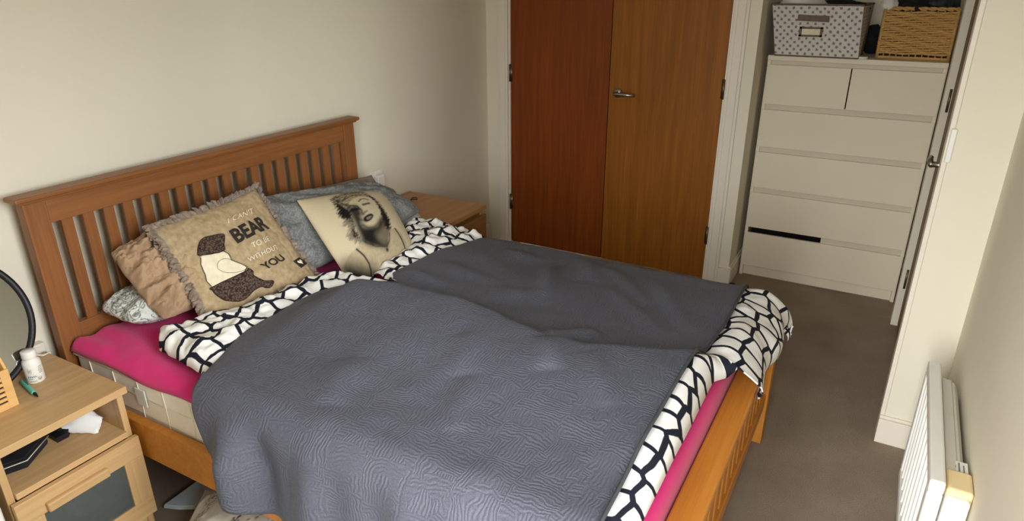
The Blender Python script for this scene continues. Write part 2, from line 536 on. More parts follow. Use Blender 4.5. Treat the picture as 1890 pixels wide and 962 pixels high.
# skirting boards
def skirt(name, lo, hi, ax, side):
    bm = bmesh.new()
    lo, hi = list(lo), list(hi)
    add_box(bm, lo, hi, .002)
    l2, h2 = lo[:], hi[:]
    l2[2] = hi[2]; h2[2] = hi[2] + .012
    if side > 0: h2[ax] = lo[ax] + (hi[ax] - lo[ax]) * .6
    else: l2[ax] = hi[ax] - (hi[ax] - lo[ax]) * .6
    add_box(bm, l2, h2, .003)
    return struct(name, bm, m_trim)
skirt('baseboard_left', (XW, -.016, 0), (XD, 0, .10), 1, -1)
skirt('baseboard_pier', (1.664, YR, 0), (1.68, YN + .016, .10), 0, -1)
skirt('baseboard_right', (XW, YR, 0), (1.664, YR + .016, .10), 1, 1)
skirt('baseboard_back', (XD - .016, DY1 - .072, 0), (XD, YA - .014, .10), 0, -1)
skirt('baseboard_alcove', (XD, YA - .016, 0), (XA, YA, .10), 1, -1)
struct('trim_7', box((XW, -.030, .495), (.100, 0, .555), .004), m_trim)

# cupboard double doors
DM = (DY0 + DY1) / 2
def leaf(name, y0, y1, mat):
    return struct(name, box((XD + .004, y0, .012), (XD + .048, y1, DH - .014), .002), mat)
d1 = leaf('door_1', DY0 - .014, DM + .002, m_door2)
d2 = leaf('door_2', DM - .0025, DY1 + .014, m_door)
struct('door_gap_shade', box((XD + .03, DM + .012, .012), (XD + .052, DM - .012, DH - .02), 0), m_shade)  # black strip painting in the shade between the two leaves
def hinge(parent, y, z):
    bm = bmesh.new()
    add_tube(bm, [(XD - .004, y, z - .05), (XD - .004, y, z + .05)], .006, 8)
    add_box(bm, (XD + .002, y - .012, z - .05), (XD + .006, y + .012, z + .05), 0)
    put('hinge', bm, m_bronze, parent, smooth=True, label='bronze butt hinge')
for z in (.272, 1.07, 1.83):
    hinge(d1, DY0 - .012, z + .01)
    hinge(d2, DY1 + .012, z)
def lever(parent, y, z, s):
    bm = bmesh.new()
    add_tube(bm, [(XD + .004, y, z), (XD - .006, y, z)], [.026, .025], 24)
    add_tube(bm, [(XD - .006, y, z), (XD - .045, y, z)], .009, 12)
    pts = [(XD - .045, y + s * .006, z), (XD - .05, y - s * .02, z), (XD - .05, y - s * .06, z - .001), (XD - .046, y - s * .115, z - .002)]
    add_tube(bm, pts, [.010, .0095, .009, .008], 12)
    put('handle', bm, m_steel, parent, smooth=True, label='satin steel lever handle on round rose')
lever(d2, DM - .055, 1.012, 1)

# entrance door seen edge-on beyond the pier
d3 = struct('door_3', box((EX0 + .012, YN - .030, .012), (EX1 - .002, YN - .070, DH - .014), .002), m_doorb)
for z in (.25, 1.10, 1.85):
    bm = bmesh.new()
    add_tube(bm, [(EX1 + .004, YN - .022, z - .05), (EX1 + .004, YN - .022, z + .05)], .007, 8)
    add_box(bm, (EX1 + .006, YN - .03, z - .05), (EX1 + .0115, YN - .006, z + .05), 0)
    put('hinge', bm, m_bronze, d3, smooth=True, label='bronze butt hinge')
bm = bmesh.new()
hx = 1.90
add_tube(bm, [(hx, YN - .03, 1.0), (hx, YN - .022, 1.0)], .026, 20)
add_tube(bm, [(hx, YN - .022, 1.0), (hx, YN + .030, 1.0)], .010, 12)
add_tube(bm, [(hx - .008, YN + .030, 1.0), (hx + .05, YN + .034, 1.0), (hx + .115, YN + .030, .999)], [.0105, .010, .0085], 12)
put('handle', bm, m_steel, d3, smooth=True, label='satin steel lever handle')
# hall floor and wall beyond the entrance door
struct('wall_hall', box((EX0 - .1, -2.76, 0), (EX1 + .1, -2.74, H), 0), m_wall)

# ------------------------------------------------------------------ chest of drawers in the alcove
CX, CY0, CY1 = 3.014, -1.580, -2.382
chest = thing('chest_of_drawers', 'tall white six-drawer chest standing in the alcove by the cupboard', 'chest of drawers', (CX + .24, (CY0 + CY1) / 2, 0))
add = lambda n, lo, hi, m, b=.002, lab=None, par=chest: put(n, box(lo, hi, b), m, par, label=lab)
add('top_panel', (CX - .002, CY0, 1.205), (CX + .48, CY1, 1.23), m_chest)
add('side_panel', (CX + .004, CY0, 0), (CX + .48, CY0 - .018, 1.205), m_chest)
add('side_panel', (CX + .004, CY1 + .018, 0), (CX + .48, CY1, 1.205), m_chest)
add('back_panel', (CX + .47, CY0 - .018, .02), (CX + .48, CY1 + .018, 1.205), m_chest)
add('plinth', (CX + .022, CY0 - .018, 0), (CX + .04, CY1 + .018, .06), m_chest)
put('drawer_shade', box((CX + .10, CY0 - .02, .062), (CX + .46, CY1 + .02, 1.2), 0), m_shade, chest, label='black block painting in the shade behind the drawer fronts')  # solid black block in place of the shaded hollow
rows = [(.063, .262), (.295, .498), (.527, .726), (.755, .954)]
for z0, z1 in rows:
    f = add('drawer_front', (CX, CY0 - .002, z0), (CX + .018, CY1 + .002, z1), m_chest, .0025)
MID = (CY0 + CY1) / 2
add('drawer_front', (CX, CY0 - .002, .982), (CX + .018, MID + .0025, 1.184), m_chest, .0025)
add('drawer_front', (CX, MID - .0025, .982), (CX + .018, CY1 + .002, 1.184), m_chest, .0025)
for z in (.498, .726, .954, 1.184):
    add('drawer_grip', (CX + .014, CY0 - .01, z - .002), (CX + .03, CY1 + .01, z + .031), m_grip, .001, 'grey recessed grip strip')
add('drawer_grip', (CX + .014, MID + .002, .260), (CX + .03, CY1 + .01, .297), m_grip, .001, 'half grip strip, missing on its left')

# fabric storage box, its handle and label holder
bx0 = 2.985
fb = thing('storage_box', 'grey fabric storage box with leaf dots, on the chest', 'box', (3.14, -1.79, 1.23))
bm = bmesh.new()
P = [(2.987, -1.617, 1.2305), (2.987, -2.0, 1.2305), (3.29, -2.0, 1.2305), (3.29, -1.617, 1.2305)]
Q = [(2.975, -1.574, 1.475), (2.975, -1.985, 1.475), (3.30, -2.012, 1.475), (3.30, -1.574, 1.475)]
a = [bm.verts.new(p) for p in P]; b = [bm.verts.new(p) for p in Q]
ins = [bm.verts.new((Vector(q) + (Vector((3.14, -1.79, 1.475)) - Vector(q)) * .03)) for q in Q]
ind = [bm.verts.new((Vector(p) + (Vector((3.14, -1.79, 1.24)) - Vector(p)) * .05) + Vector((0, 0, .01))) for p in P]
bm.faces.new(a[::-1]); bm.faces.new(ind)
for i in range(4):
    j = (i + 1) % 4
    bm.faces.new((a[i], a[j], b[j], b[i])); bm.faces.new((b[i], b[j], ins[j], ins[i])); bm.faces.new((ins[i], ins[j], ind[j], ind[i]))
put('box_body', bm, m_dots, fb)
put('rim_binding', add_tube(bmesh.new(), [Vector(q) + Vector((0, 0, .001)) for q in Q + Q[:1]], .005, 6), m_strap, fb, label='brown binding round the rim')
put('base_binding', add_tube(bmesh.new(), [Vector(q) + Vector((-.001, 0, .004)) for q in P + P[:1]], .004, 6), m_strap, fb, label='brown binding round the base')
def fx(z): return 2.975 + (2.987 - 2.975) * (1.475 - z) / .245
put('handle', add_prism(bmesh.new(), [(fx(1.415) - .010, -1.702, 1.430), (fx(1.415) - .012, -1.845, 1.426), (fx(1.39) - .012, -1.845, 1.398), (fx(1.39) - .010, -1.702, 1.402)], (.008, 0, 0)), m_strap, fb, label='brown fabric handle strap')
bm = bmesh.new()
ly0, ly1, lz0, lz1 = -1.716, -1.824, 1.328, 1.374
for lo, hi in (((ly0, lz1 - .009), (ly1, lz1)), ((ly0, lz0), (ly1, lz0 + .009)), ((ly0, lz0), (ly0 - .012, lz1)), ((ly1 + .012, lz0), (ly1, lz1))):
    add_box(bm, (fx(1.35) - .005, lo[0], lo[1]), (fx(1.35) + .003, hi[0], hi[1]), 0)
lh = put('label_holder', bm, m_strap, fb, label='brown label frame')
put('label_card', box((fx(1.35) - .001, ly0 - .012, lz0 + .009), (fx(1.35) + .002, ly1 + .012, lz1 - .009), 0), m_cream, lh, label='cream blank card')

def lump(name, c, r, mat, seed, label, cat, sub=3, amp=.25, fr=6, group=None):
    bm = bmesh.new()
    bmesh.ops.create_icosphere(bm, subdivisions=sub, radius=1)
    for v in bm.verts:
        d = 1 + amp * fbm(v.co.x * fr / 4 + seed, v.co.y * fr / 4, v.co.z * fr / 4)
        v.co = Vector((c[0] + v.co.x * r[0] * d, c[1] + v.co.y * r[1] * d, c[2] + max(-.95, v.co.z) * r[2] * d))
    return put(name, bm, mat, None, c, True, label, cat, group)
lump('folded_cloth', (3.08, -1.70, 1.478), (.09, .10, .05), m_whitecloth, 1, 'white cloth heaped in the grey fabric box', 'cloth')
lump('folded_cloth', (3.17, -1.86, 1.455), (.09, .12, .05), m_darkcloth, 11, 'black cloth heaped in the grey fabric box', 'cloth')
lump('black_lump', (3.36, -2.03, 1.30), (.06, .055, .075), m_darkcloth, 5, 'small black lump in the gap between box and wicker basket', 'bag')  # plain black lump filling the gap beside the basket
put('lid', add_lathe(bmesh.new(), [(0, 0), (.034, 0), (.036, .004), (.034, .010), (0, .010)], (3.045, -2.005, 1.2305), 24), m_white, None, (3.045, -2.005, 1.2305), False, 'white round lid on the chest beside the fabric box', 'lid')

# wicker basket: stakes and strands woven in and out
wb = thing('wicker_basket', 'honey wicker basket full of clothes on the white chest', 'basket', (3.24, -2.225, 1.23))
kx0, kx1, ky0, ky1, kz0, kz1 = 3.095, 3.40, -2.075, -2.376, 1.232, 1.458
corn = [(kx0, ky0), (kx0, ky1), (kx1, ky1), (kx1, ky0)]
bm = bmesh.new(); bs = bmesh.new()
NS, NR = 11, 20
for s in range(4):
    p, q = Vector((*corn[s], 0)), Vector((*corn[(s + 1) % 4], 0))
    nrm = (q - p).normalized().cross(Vector((0, 0, 1)))
    if nrm.dot((p + q) / 2 - Vector((3.24, -2.225, 0))) < 0: nrm = -nrm
    for i in range(1, NS):
        g = p.lerp(q, i / NS)
        add_tube(bs, [g + Vector((0, 0, kz0)), g + Vector((0, 0, kz1))], .0035, 5)
    for r in range(NR):
        z = kz0 + .026 + (kz1 - kz0 - .04) * r / (NR - 1)
        pts = []
        for i in range(2 * NS + 1):
            t = i / (2 * NS)
            w = math.cos(math.pi * t * NS + math.pi * r) * .0045
            pts.append(p.lerp(q, t) + nrm * w + Vector((0, 0, z + .0018 * math.sin(13 * t + r * 1.7 + s))))
        add_tube(bm, pts, .0058, 5)
put('weave', bm, m_wick, wb, smooth=True, kind='stuff')
put('stakes', bs, m_wick, wb, smooth=True, kind='stuff')
for cx, cy in corn:
    put('corner_post', add_tube(bmesh.new(), [(cx, cy, kz0), (cx, cy, kz1)], .0075, 8), m_wick, wb, smooth=True)
bm = bmesh.new()
for s in range(4):
    p, q = Vector((*corn[s], kz1)), Vector((*corn[(s + 1) % 4], kz1))
    for ph in (0, math.pi):
        add_tube(bm, [p.lerp(q, i / 24) + Vector((.004 * math.cos(i * 1.1 + ph), .004 * math.cos(i * 1.1 + ph), .005 * math.sin(i * 1.1 + ph) + .002)) for i in range(25)], .006, 5)
put('rim', bm, m_wick, wb, smooth=True, label='braided cane rim')
put('base', boxes([((kx0 - .004, ky0 + .004, kz0 - .0015), (kx1 + .004, ky1 - .004, kz0 + .012))], .003), m_wick, wb)
put('lining', box((kx0 + .008, ky0 - .008, kz0 + .012), (kx1 - .008, ky1 + .008, kz0 + .13), 0), m_darkcloth, wb, label='dark fill seen between strands')
lump('garment', (3.22, -2.20, 1.462), (.11, .10, .07), m_darkcloth, 2, 'black garment heaped on the left of the wicker basket', 'clothes', 4, .35)
lump('garment', (3.25, -2.31, 1.46), (.12, .075, .06), plain('charcoal patterned clothing', (52, 52, 58), .9, 22, 40, 200, .3, .001), 3, 'charcoal garment heaped on the right of the wicker basket', 'clothes', 4, .35)
lump('garment', (3.115, -2.085, 1.475), (.028, .038, .035), m_whitecloth, 4, 'white garment corner spilling over the wicker basket rim', 'clothes', 3, .45)

# ------------------------------------------------------------------ door stop, wall fitting, socket
bm = bmesh.new()
add_lathe(bm, [(0, 0), (.018, 0), (.018, .012), (.014, .02), (0, .022)], (2.812, -1.586, 0), 16)
put('door_stop', bm, m_black, None, (2.812, -1.586, 0), True, 'small black rubber door stop on the carpet', 'door stop')
put('wall_fitting', boxes([((1.668, YN + .010, 1.060), (1.682, YN - .006, 1.165))], .003), m_white, None, (1.675, YN, 1.06), False, 'narrow white plastic fitting on the pier edge', 'fitting')
so = thing('wall_socket', 'white wall socket between headboard and oak bedside chest', 'socket', (1.733, 0, .63))
put('plate', box((1.690, -.010, .630), (1.777, 0, .716), .003), m_white, so)
sw = put('plug', box((1.700, -.045, .640), (1.752, -.010, .700), .006), m_white, so, label='white plug-in adaptor')
put('cable', add_tube(bmesh.new(), [(1.72, -.03, .64), (1.72, -.035, .58), (1.70, -.03, .45), (1.69, -.02, .2), (1.69, -.03, .004)], .0025, 6), m_white, so, smooth=True)

# ------------------------------------------------------------------ right bedside chest
nx0, nx1, ny0, ny1 = 1.565, 1.972, -.02, -.50
nr = thing('bedside_chest', 'light oak bedside chest on the far side of the bed', 'bedside table', (1.77, -.26, 0))
add2 = lambda n, lo, hi, m, b=.002, lab=None: put(n, box(lo, hi, b), m, nr, label=lab)
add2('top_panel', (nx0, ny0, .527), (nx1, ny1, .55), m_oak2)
add2('side_panel', (nx0 + .001, ny0, 0), (nx0 + .019, ny1 + .024, .527), m_oakz)
add2('side_panel', (nx1 - .019, ny0, 0), (nx1 - .001, ny1 + .024, .527), m_oakz)
add2('back_panel', (nx0 + .019, ny0 - .012, .03), (nx1 - .019, ny0 - .004, .527), m_oakx)
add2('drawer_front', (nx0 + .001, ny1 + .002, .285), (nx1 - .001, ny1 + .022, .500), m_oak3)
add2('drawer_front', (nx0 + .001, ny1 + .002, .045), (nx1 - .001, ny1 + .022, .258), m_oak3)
add2('drawer_grip', (nx0 + .019, ny1 + .03, .05), (nx1 - .019, ny1 + .045, .527), m_oak3, .001, 'dark recess behind the drawer fronts')
bm = bmesh.new()
pts = [(1.86 + .022 * math.cos(t) + .004 * math.cos(3 * t), -.13 + .012 * math.sin(t) + .004 * math.sin(2 * t), .5525 + .002 * (1 + math.sin(2 * t))) for t in np.linspace(0, 6.0, 28)]
put('hair_tie', add_tube(bm, pts, .0022, 6), m_ink, None, (1.86, -.13, .55), True, 'thin dark loop lying on the light oak bedside top', 'hair tie')
bm = bmesh.new()
add_tube(bm, [(1.99 - .012 * i - .12, -.024 + .003 * math.sin(i), .555) for i in range(10)], .0035, 6)
put('white_cable', bm, m_white, None, (1.86, -.024, .55), True, 'short white cable lying along the back of the oak bedside top', 'cable')

# ------------------------------------------------------------------ left bedside table
bx_0, bx_1, by0, by1 = -.258, .091, -.04, -.447
nl = thing('bedside_table', 'oak bedside table with open shelf and glass-fronted drawer', 'bedside table', (-.083, -.245, 0))
add3 = lambda n, lo, hi, m, b=.002, lab=None, par=nl: put(n, box(lo, hi, b), m, par, label=lab)
add3('top_panel', (bx_0, by0, .508), (bx_1, by1, .53), m_oakx)
sx0, sx1 = bx_0 + .006, bx_1 - .007
add3('side_panel', (sx0, by0, 0), (sx0 + .018, by1 + .018, .508), m_oakz)
add3('side_panel', (sx1 - .018, by0, 0), (sx1, by1 + .018, .508), m_oakz)
add3('shelf', (sx0 + .018, by0, .370), (sx1 - .018, by1 + .006, .388), m_oakx)
add3('back_panel', (sx0 + .018, by0 - .006, .06), (sx1 - .018, by0 - .001, .508), m_oakx)
add3('bottom_panel', (sx0 + .018, by0, .05), (sx1 - .018, by1 + .02, .066), m_oakx)
dz0, dz1, dy = .092, .369, by1 - .012
dr = put('drawer', boxes([((sx0, dy, dz1 - .066), (sx1, dy + .018, dz1)), ((sx0, dy, dz0), (sx1, dy + .018, dz0 + .06))], .002), m_oakx, nl)
put('stile', box((sx0, dy, dz0 + .06), (sx0 + .058, dy + .018, dz1 - .066), .002), m_oakz, dr)
put('stile', box((sx1 - .058, dy, dz0 + .06), (sx1, dy + .018, dz1 - .066), .002), m_oakz, dr)
put('pane', box((sx0 + .055, dy + .006, dz0 + .058), (sx1 - .055, dy + .010, dz1 - .064), 0), m_frost, dr, label='frosted grey-green glass')
put('handle', box((sx0 + .065, dy - .016, .307), (sx1 - .106, dy, .334), .004), m_oakx, dr, label='oak bar handle')
put('drawer_box', boxes([((sx0 + .022, dy + .018, dz0 + .005), (sx0 + .034, by0 - .03, dz1 - .05)), ((sx1 - .034, dy + .018, dz0 + .005), (sx1 - .022, by0 - .03, dz1 - .05)), ((sx0 + .034, dy + .018, dz0 + .005), (sx1 - .034, by0 - .03, dz0 + .012)), ((sx0 + .034, by0 - .042, dz0 + .005), (sx1 - .034, by0 - .03, dz1 - .05))], .001), m_greylabel, dr)
lump('toilet_bag', (-.06, dy + .10, .165), (.075, .055, .055), plain('grey wash bag', (120, 124, 122), .7, 30, 25, 100, .1, .001), 8, 'grey bag behind the frosted drawer glass', 'bag')
lump('blur_roll', (-.03, dy + .036, .165), (.06, .016, .022), m_whitecloth, 9, 'white roll added behind the frosted drawer glass for a bright blur', 'cloth')  # roll added close to the pane to give it a bright reflection-like blur

# white tub at the picture's left edge
tb = thing('storage_tub', 'white storage tub at the left edge beside the oak bedside table', 'tub', (-.40, -.42, 0))
put('tub_body', box((-.53, -.440, 0), (-.268, -.08, .46), .012, 3), m_white, tb, smooth=False)
put('lid', box((-.533, -.443, .46), (-.265, -.077, .485), .006), m_white, tb)

# mirror
mi = thing('table_mirror', 'round table mirror with black frame behind the pill bottle', 'mirror', (-.155, -.11, .53))
mc, mr, tilt = Vector((-.155, -.120, .735)), .208, math.radians(19)
def mpt(r, t, d): # disc plane tilted back
    return mc + Vector((r * math.cos(t), d * math.cos(tilt) + r * math.sin(t) * math.sin(tilt), r * math.sin(t) * math.cos(tilt) - d * math.sin(tilt)))
n = 72
bm = bmesh.new()
sec = [(mr - .013, -.008), (mr - .006, -.012), (mr, -.008), (mr, .012), (mr - .02, .012), (mr - .02, -.002)]
rg = [[bm.verts.new(mpt(r, 2 * math.pi * k / n, d)) for r, d in sec] for k in range(n)]
for k in range(n):
    for i in range(len(sec)):
        bm.faces.new((rg[k][i], rg[k][(i + 1) % len(sec)], rg[(k + 1) % n][(i + 1) % len(sec)], rg[(k + 1) % n][i]))
put('mirror_frame', bm, m_black, mi, smooth=True)
bm = bmesh.new()
bm.faces.new([bm.verts.new(mpt(mr - .010, 2 * math.pi * k / n, -.004)) for k in range(n)])
put('mirror_glass', bm, m_mirror, mi, label='silver mirror glass')
bm = bmesh.new()
bm.faces.new([bm.verts.new(mpt(mr - .010, 2 * math.pi * k / n, .008)) for k in range(n)])
put('mirror_back', bm, m_black, mi)
put('foot', boxes([((-.22, -.145, .5305), (-.09, -.065, .542))], .003), m_black, mi)

# white cable, pill bottle, pen, bamboo organiser
pts = [(-.10, -.085, .5335), (-.06, -.095, .534), (-.028, -.115, .538), (-.002, -.105, .552), (.022, -.085, .556), (.048, -.075, .548), (.068, -.07, .535), (.089, -.066, .534), (.097, -.06, .50), (.098, -.06, .40)]
put('power_cable', add_tube(bmesh.new(), pts, .0028, 8), m_white, None, (-.02, -.1, .53), True, 'white cable arching behind the pill bottle on the bedside table', 'cable')
bc = (-.0155, -.192, .5305)
pb = thing('pill_bottle', 'white pill bottle standing on the oak bedside table', 'bottle', bc)
put('bottle_body', add_lathe(bmesh.new(), [(0, 0), (.021, 0), (.0235, .003), (.0235, .060), (.021, .068), (.016, .073), (.016, .078), (0, .078)], bc, 32), m_white, pb, smooth=True)
bm = bmesh.new(); add_lathe(bm, [(0, .076), (.018, .076), (.0185, .078), (.0185, .096), (.017, .098), (0, .098)], bc, 32)
put('cap', bm, m_white, pb, smooth=True)
# label print: small grey marks wrapped on the bottle
bm = bmesh.new()
def mark(a0, a1, z0, z1, R=.0238):
    k = 5
    lo = [bm.verts.new((bc[0] + R * math.cos(a0 + (a1 - a0) * i / k), bc[1] + R * math.sin(a0 + (a1 - a0) * i / k), bc[2] + z0)) for i in range(k + 1)]
    hi = [bm.verts.new((bc[0] + R * math.cos(a0 + (a1 - a0) * i / k), bc[1] + R * math.sin(a0 + (a1 - a0) * i / k), bc[2] + z1)) for i in range(k + 1)]
    for i in range(k): bm.faces.new((lo[i], lo[i + 1], hi[i + 1], hi[i]))
fa = math.atan2(-2.2 + .19, -.8 + .015)
for z, a0, a1 in ((.008, -.7, .1), (.0155, -.75, -.25), (.021, -.8, .25), (.024, -.75, .1), (.030, .5, .9), (.0345, .5, 1.0), (.039, .45, .95), (.044, .5, .9), (.049, .55, 1.0)):
    for j in range(5):
        w = (a1 - a0) / 5
        mark(fa + a0 + w * j, fa + a0 + w * (j + .7), z, z + .0022)
for i in range(16):
    t0 = 2 * math.pi * i / 16
    if i in (3, 4): continue
    mark(fa - .45 + .24 * math.cos(t0) - .03, fa - .45 + .24 * math.cos(t0) + .03, .042 + .008 * math.sin(t0), .0432 + .008 * math.sin(t0))
    mark(fa + .42 + .17 * math.cos(t0) - .04, fa + .42 + .17 * math.cos(t0) + .04, .014 + .0045 * math.sin(t0), .0156 + .0045 * math.sin(t0))
for a in (-.58, -.5, -.42, -.34):
    mark(fa + a - .015, fa + a + .02, .038, .046)
mark(fa + .34, fa + .50, .0125, .015)
put('label_print', bm, m_greylabel, pb, kind='stuff')

pe = thing('pen', 'teal retractable pen on the oak bedside table', 'pen', (-.087, -.27, .531))
p0, p1 = Vector((-.0455, -.176, .5376)), Vector((-.064, -.288, .5376))
L = lambda t: p0.lerp(p1, t)
put('barrel', add_tube(bmesh.new(), [L(0), L(.04), L(.8), L(.86)], [.0052, .0066, .0066, .0056], 12), m_teal, pe, smooth=True)
put('tip', add_tube(bmesh.new(), [L(.86), L(.93), L(1.08)], [.0052, .0040, .0012], 10), m_black, pe, smooth=True)
put('clip', add_tube(bmesh.new(), [L(.08) + Vector((.003, .0015, .0055)), L(.42) + Vector((.003, .0015, .0055))], .0013, 6), m_black, pe, smooth=True)

og = thing('desk_organiser', 'slotted bamboo organiser at the left edge of the bedside table', 'organiser', (-.17, -.25, .53))
ox0, ox1, oyf, oyb = -.255, -.105, -.278, -.238
def zt(y): return .642 + (.705 - .642) * (y - oyf) / (oyb - oyf)
bm = bmesh.new()
zs = [.5305] + [.548 + .0155 * i for i in range(6)] + [.642]
x_s = [ox0, ox0 + .02, ox1 - .018, ox1]
# front board with six long slots: left, right stile and rails
parts_ = [((ox0, .5305), (ox0 + .014, .642)), ((ox1 - .022, .5305), (ox1, .642)), ((ox0 + .014, .5305), (ox1 - .022, .550))]
for i in range(6):
    parts_.append(((ox0 + .014, .5555 + .0145 * i), (ox1 - .022, .5645 + .0145 * i)))
for lo, hi in parts_:
    add_box(bm, (lo[0], oyf, lo[1]), (hi[0], oyf + .006, min(hi[1], .642)), .0008)
put('front_board', bm, m_bamboo, og, label='pale slotted front board')
put('slot_shade', box((ox0 + .01, oyf + .007, .535), (ox1 - .012, oyf + .010, .637), 0), m_shade, og, label='black board painting in the shade behind the slots')  # black sheet that paints the shade seen through the slots
def sideboard(x):
    return add_prism(bmesh.new(), [(x, oyf + .006, .5305), (x, oyb, .5305), (x, oyb, zt(oyb)), (x, oyf + .006, .642)], (.006, 0, 0))
put('side_board', sideboard(ox1 - .006), m_bamboo, og)
put('side_board', sideboard(ox0), m_bamboo, og)
put('back_board', box((ox0, oyb, .5305), (ox1, oyb + .006, zt(oyb)), .001), m_bamboo, og)
for i in range(6):
    y0 = oyf + .008
    put('rib', add_prism(bmesh.new(), [(ox1, y0, .545 + .017 * i), (ox1, oyb - .002, .553 + .0235 * i), (ox1, oyb - .002, .558 + .0235 * i), (ox1, y0, .550 + .017 * i)], (.0018, 0, 0)), m_bamboo, og)

# things on the open shelf
SZ = .3885
bm = bmesh.new()
add_prism(bm, [(-.235, -.33, SZ), (-.16, -.36, SZ), (-.075, -.30, SZ), (-.07, -.20, SZ), (-.235, -.16, SZ)], (0, 0, .034))
bmesh.ops.bevel(bm, geom=bm.edges[:], offset=.005, segments=2, affect='EDGES')
pc = thing('black_pouch', 'black pouch with pale piping at the left of the open shelf', 'pouch', (-.16, -.27, SZ))
put('pouch_body', bm, m_darkcloth, pc)
put('piping', add_tube(bmesh.new(), [(-.238, -.334, SZ + .024), (-.16, -.364, SZ + .026), (-.073, -.303, SZ + .026)], .0016, 6), m_grip, pc, smooth=True, label='pale piping')
rc = thing('remote_control', 'small black gadget with round button on the open shelf', 'gadget', (-.035, -.27, SZ))
put('case', add_prism(bmesh.new(), [(-.062, -.318, SZ), (-.030, -.318, SZ), (.022, -.245, SZ), (.01, -.21, SZ), (-.06, -.23, SZ)], (0, 0, .016)), m_black, rc)
put('button', add_lathe(bmesh.new(), [(.007, .016), (.006, .019), (0, .019)], (-.035, -.285, SZ), 16), m_darkcloth, rc)
ms = bmesh.new()
R_, K_ = 9, 12
pos = []
A, B, D, E = Vector((-.045, -.27, SZ + .004)), Vector((.02, -.378, SZ + .003)), Vector((.056, -.345, SZ + .018)), Vector((.03, -.25, SZ + .075))
for i in range(R_):
    row = []
    for j in range(K_):
        s, t = i / (R_ - 1), j / (K_ - 1)
        p = A.lerp(B, t).lerp(E.lerp(D, t), s)
        p = p + Vector((0, 0, .016 * math.sin(math.pi * s) * math.sin(math.pi * t) + .008 * nz(s * 5, t * 5)))
        row.append(p)
    pos.append(row)
o = put('face_mask', grid_mesh('face_mask', pos), m_mask, None, (.01, -.31, SZ), True, 'white paper face mask folded on the open shelf', 'mask')
md = o.modifiers.new('thickness', 'SOLIDIFY'); md.thickness = .003; md.offset = 1

# ------------------------------------------------------------------ panel heater on the right wall
he = thing('panel_heater', 'white slatted panel heater on the right wall', 'heater', (1.1, -2.49, .0))
hx0, hx1, hz0, hz1 = .80, 1.43, .05, .495
put('front_frame', boxes([((hx0, -2.474, hz1 - .035), (hx1, -2.440, hz1)), ((hx0, -2.474, hz0), (hx1, -2.440, hz0 + .035)), ((hx0, -2.474, hz0 + .035), (hx0 + .035, -2.440, hz1 - .035)), ((hx1 - .035, -2.474, hz0 + .035), (hx1, -2.440, hz1 - .035))], .006), m_white, he)
put('grille_back', box((hx0 + .03, -2.468, hz0 + .03), (hx1 - .03, -2.460, hz1 - .03), 0), plain('heater recess', (190, 182, 164), .6, 3, 5, 50, 0), he)
k = 9
for i in range(k):
    x = hx0 + .06 + (hx1 - hx0 - .12) * i / (k - 1)
    put('slat', box((x - .005, -2.460, hz0 + .033), (x + .005, -2.444, hz1 - .033), .002), m_white, he)
bm = bmesh.new()
add_prism(bm, [(hx0 + .025, -2.474, .10), (hx0 + .025, -2.526, .10), (hx0 + .025, -2.526, .445), (hx0 + .025, -2.51, .465), (hx0 + .025, -2.474, .472)], (hx1 - hx0 - .07, 0, 0))
bmesh.ops.bevel(bm, geom=bm.edges[:], offset=.006, segments=2, affect='EDGES')
put('rear_casing', bm, plain('heater casing', (206, 202, 190), .5, 3, 5, 80, .03, .0004), he)
cb = put('control_box', box((hx0 - .004, -2.478, .12), (hx0 + .155, -2.530, .462), .008, 3), m_white, he, label='white control box')
put('control_cap', box((hx0 + .012, -2.479, .425), (hx0 + .098, -2.534, .478), .008, 3), m_tanplastic, cb, label='yellowed plastic cap')
bm = bmesh.new()
add_box(bm, (hx0 + .100, -2.483, .460), (hx0 + .154, -2.528, .4665), 0)
lbp = put('rating_label', bm, m_white, cb, label='white printed rating label')
bm = bmesh.new()
for j, (a, b, w) in enumerate(((.106, .120, .006), (.124, .134, .006), (.104, .148, .004), (.106, .14, .003))):
    yy = -2.486 - .0105 * j
    add_box(bm, (hx0 + a, yy, .4662), (hx0 + b, yy - w, .4668), 0)
put('label_print', bm, m_greylabel, he, kind='stuff')
for x in (hx0 + .1, hx1 - .1):
    put('wall_bracket', box((x - .015, -2.526, .2), (x + .015, YR, .4), .002), m_grip, he)
    put('foot', box((x - .02, -2.51, 0), (x + .02, -2.45, .052), .004), m_white, he)

# ------------------------------------------------------------------ bed frame
BX0, BX1 = .124, 1.514
bed = thing('double_bed', 'honey wood double bed frame with slatted headboard', 'bed', ((BX0 + BX1) / 2, -1.0, 0))
addb = lambda n, lo, hi, m, b=.003, lab=None: put(n, box(lo, hi, b), m, bed, label=lab)
HX0, HX1, HF = .115, 1.500, -.100       # outer faces of the posts and the front of the headboard
addb('headboard_post', (HX0, HF + .040, 0), (HX0 + .065, HF, 1.006), m_bedz)
addb('headboard_post', (HX1 - .065, HF + .040, 0), (HX1, HF, 1.006), m_bedz)
bm = bmesh.new()
add_box(bm, (HX0 - .010, HF + .044, 1.006), (HX1 + .014, HF - .008, 1.013), .003)
add_box(bm, (HX0 - .022, HF + .052, 1.012), (HX1 + .028, HF - .016, 1.028), .006)
put('headboard_cap', bm, m_bedx, bed)
addb('headboard_top_rail', (HX0 + .065, HF + .030, .933), (HX1 - .065, HF + .004, 1.006), m_bedx)
addb('headboard_bottom_rail', (HX0 + .065, HF + .030, .40), (HX1 - .065, HF + .004, .603), m_bedx)
NSL, gap = 19, .030
span = HX1 - HX0 - .13
wsl = (span - 20 * gap) / NSL
s0 = None
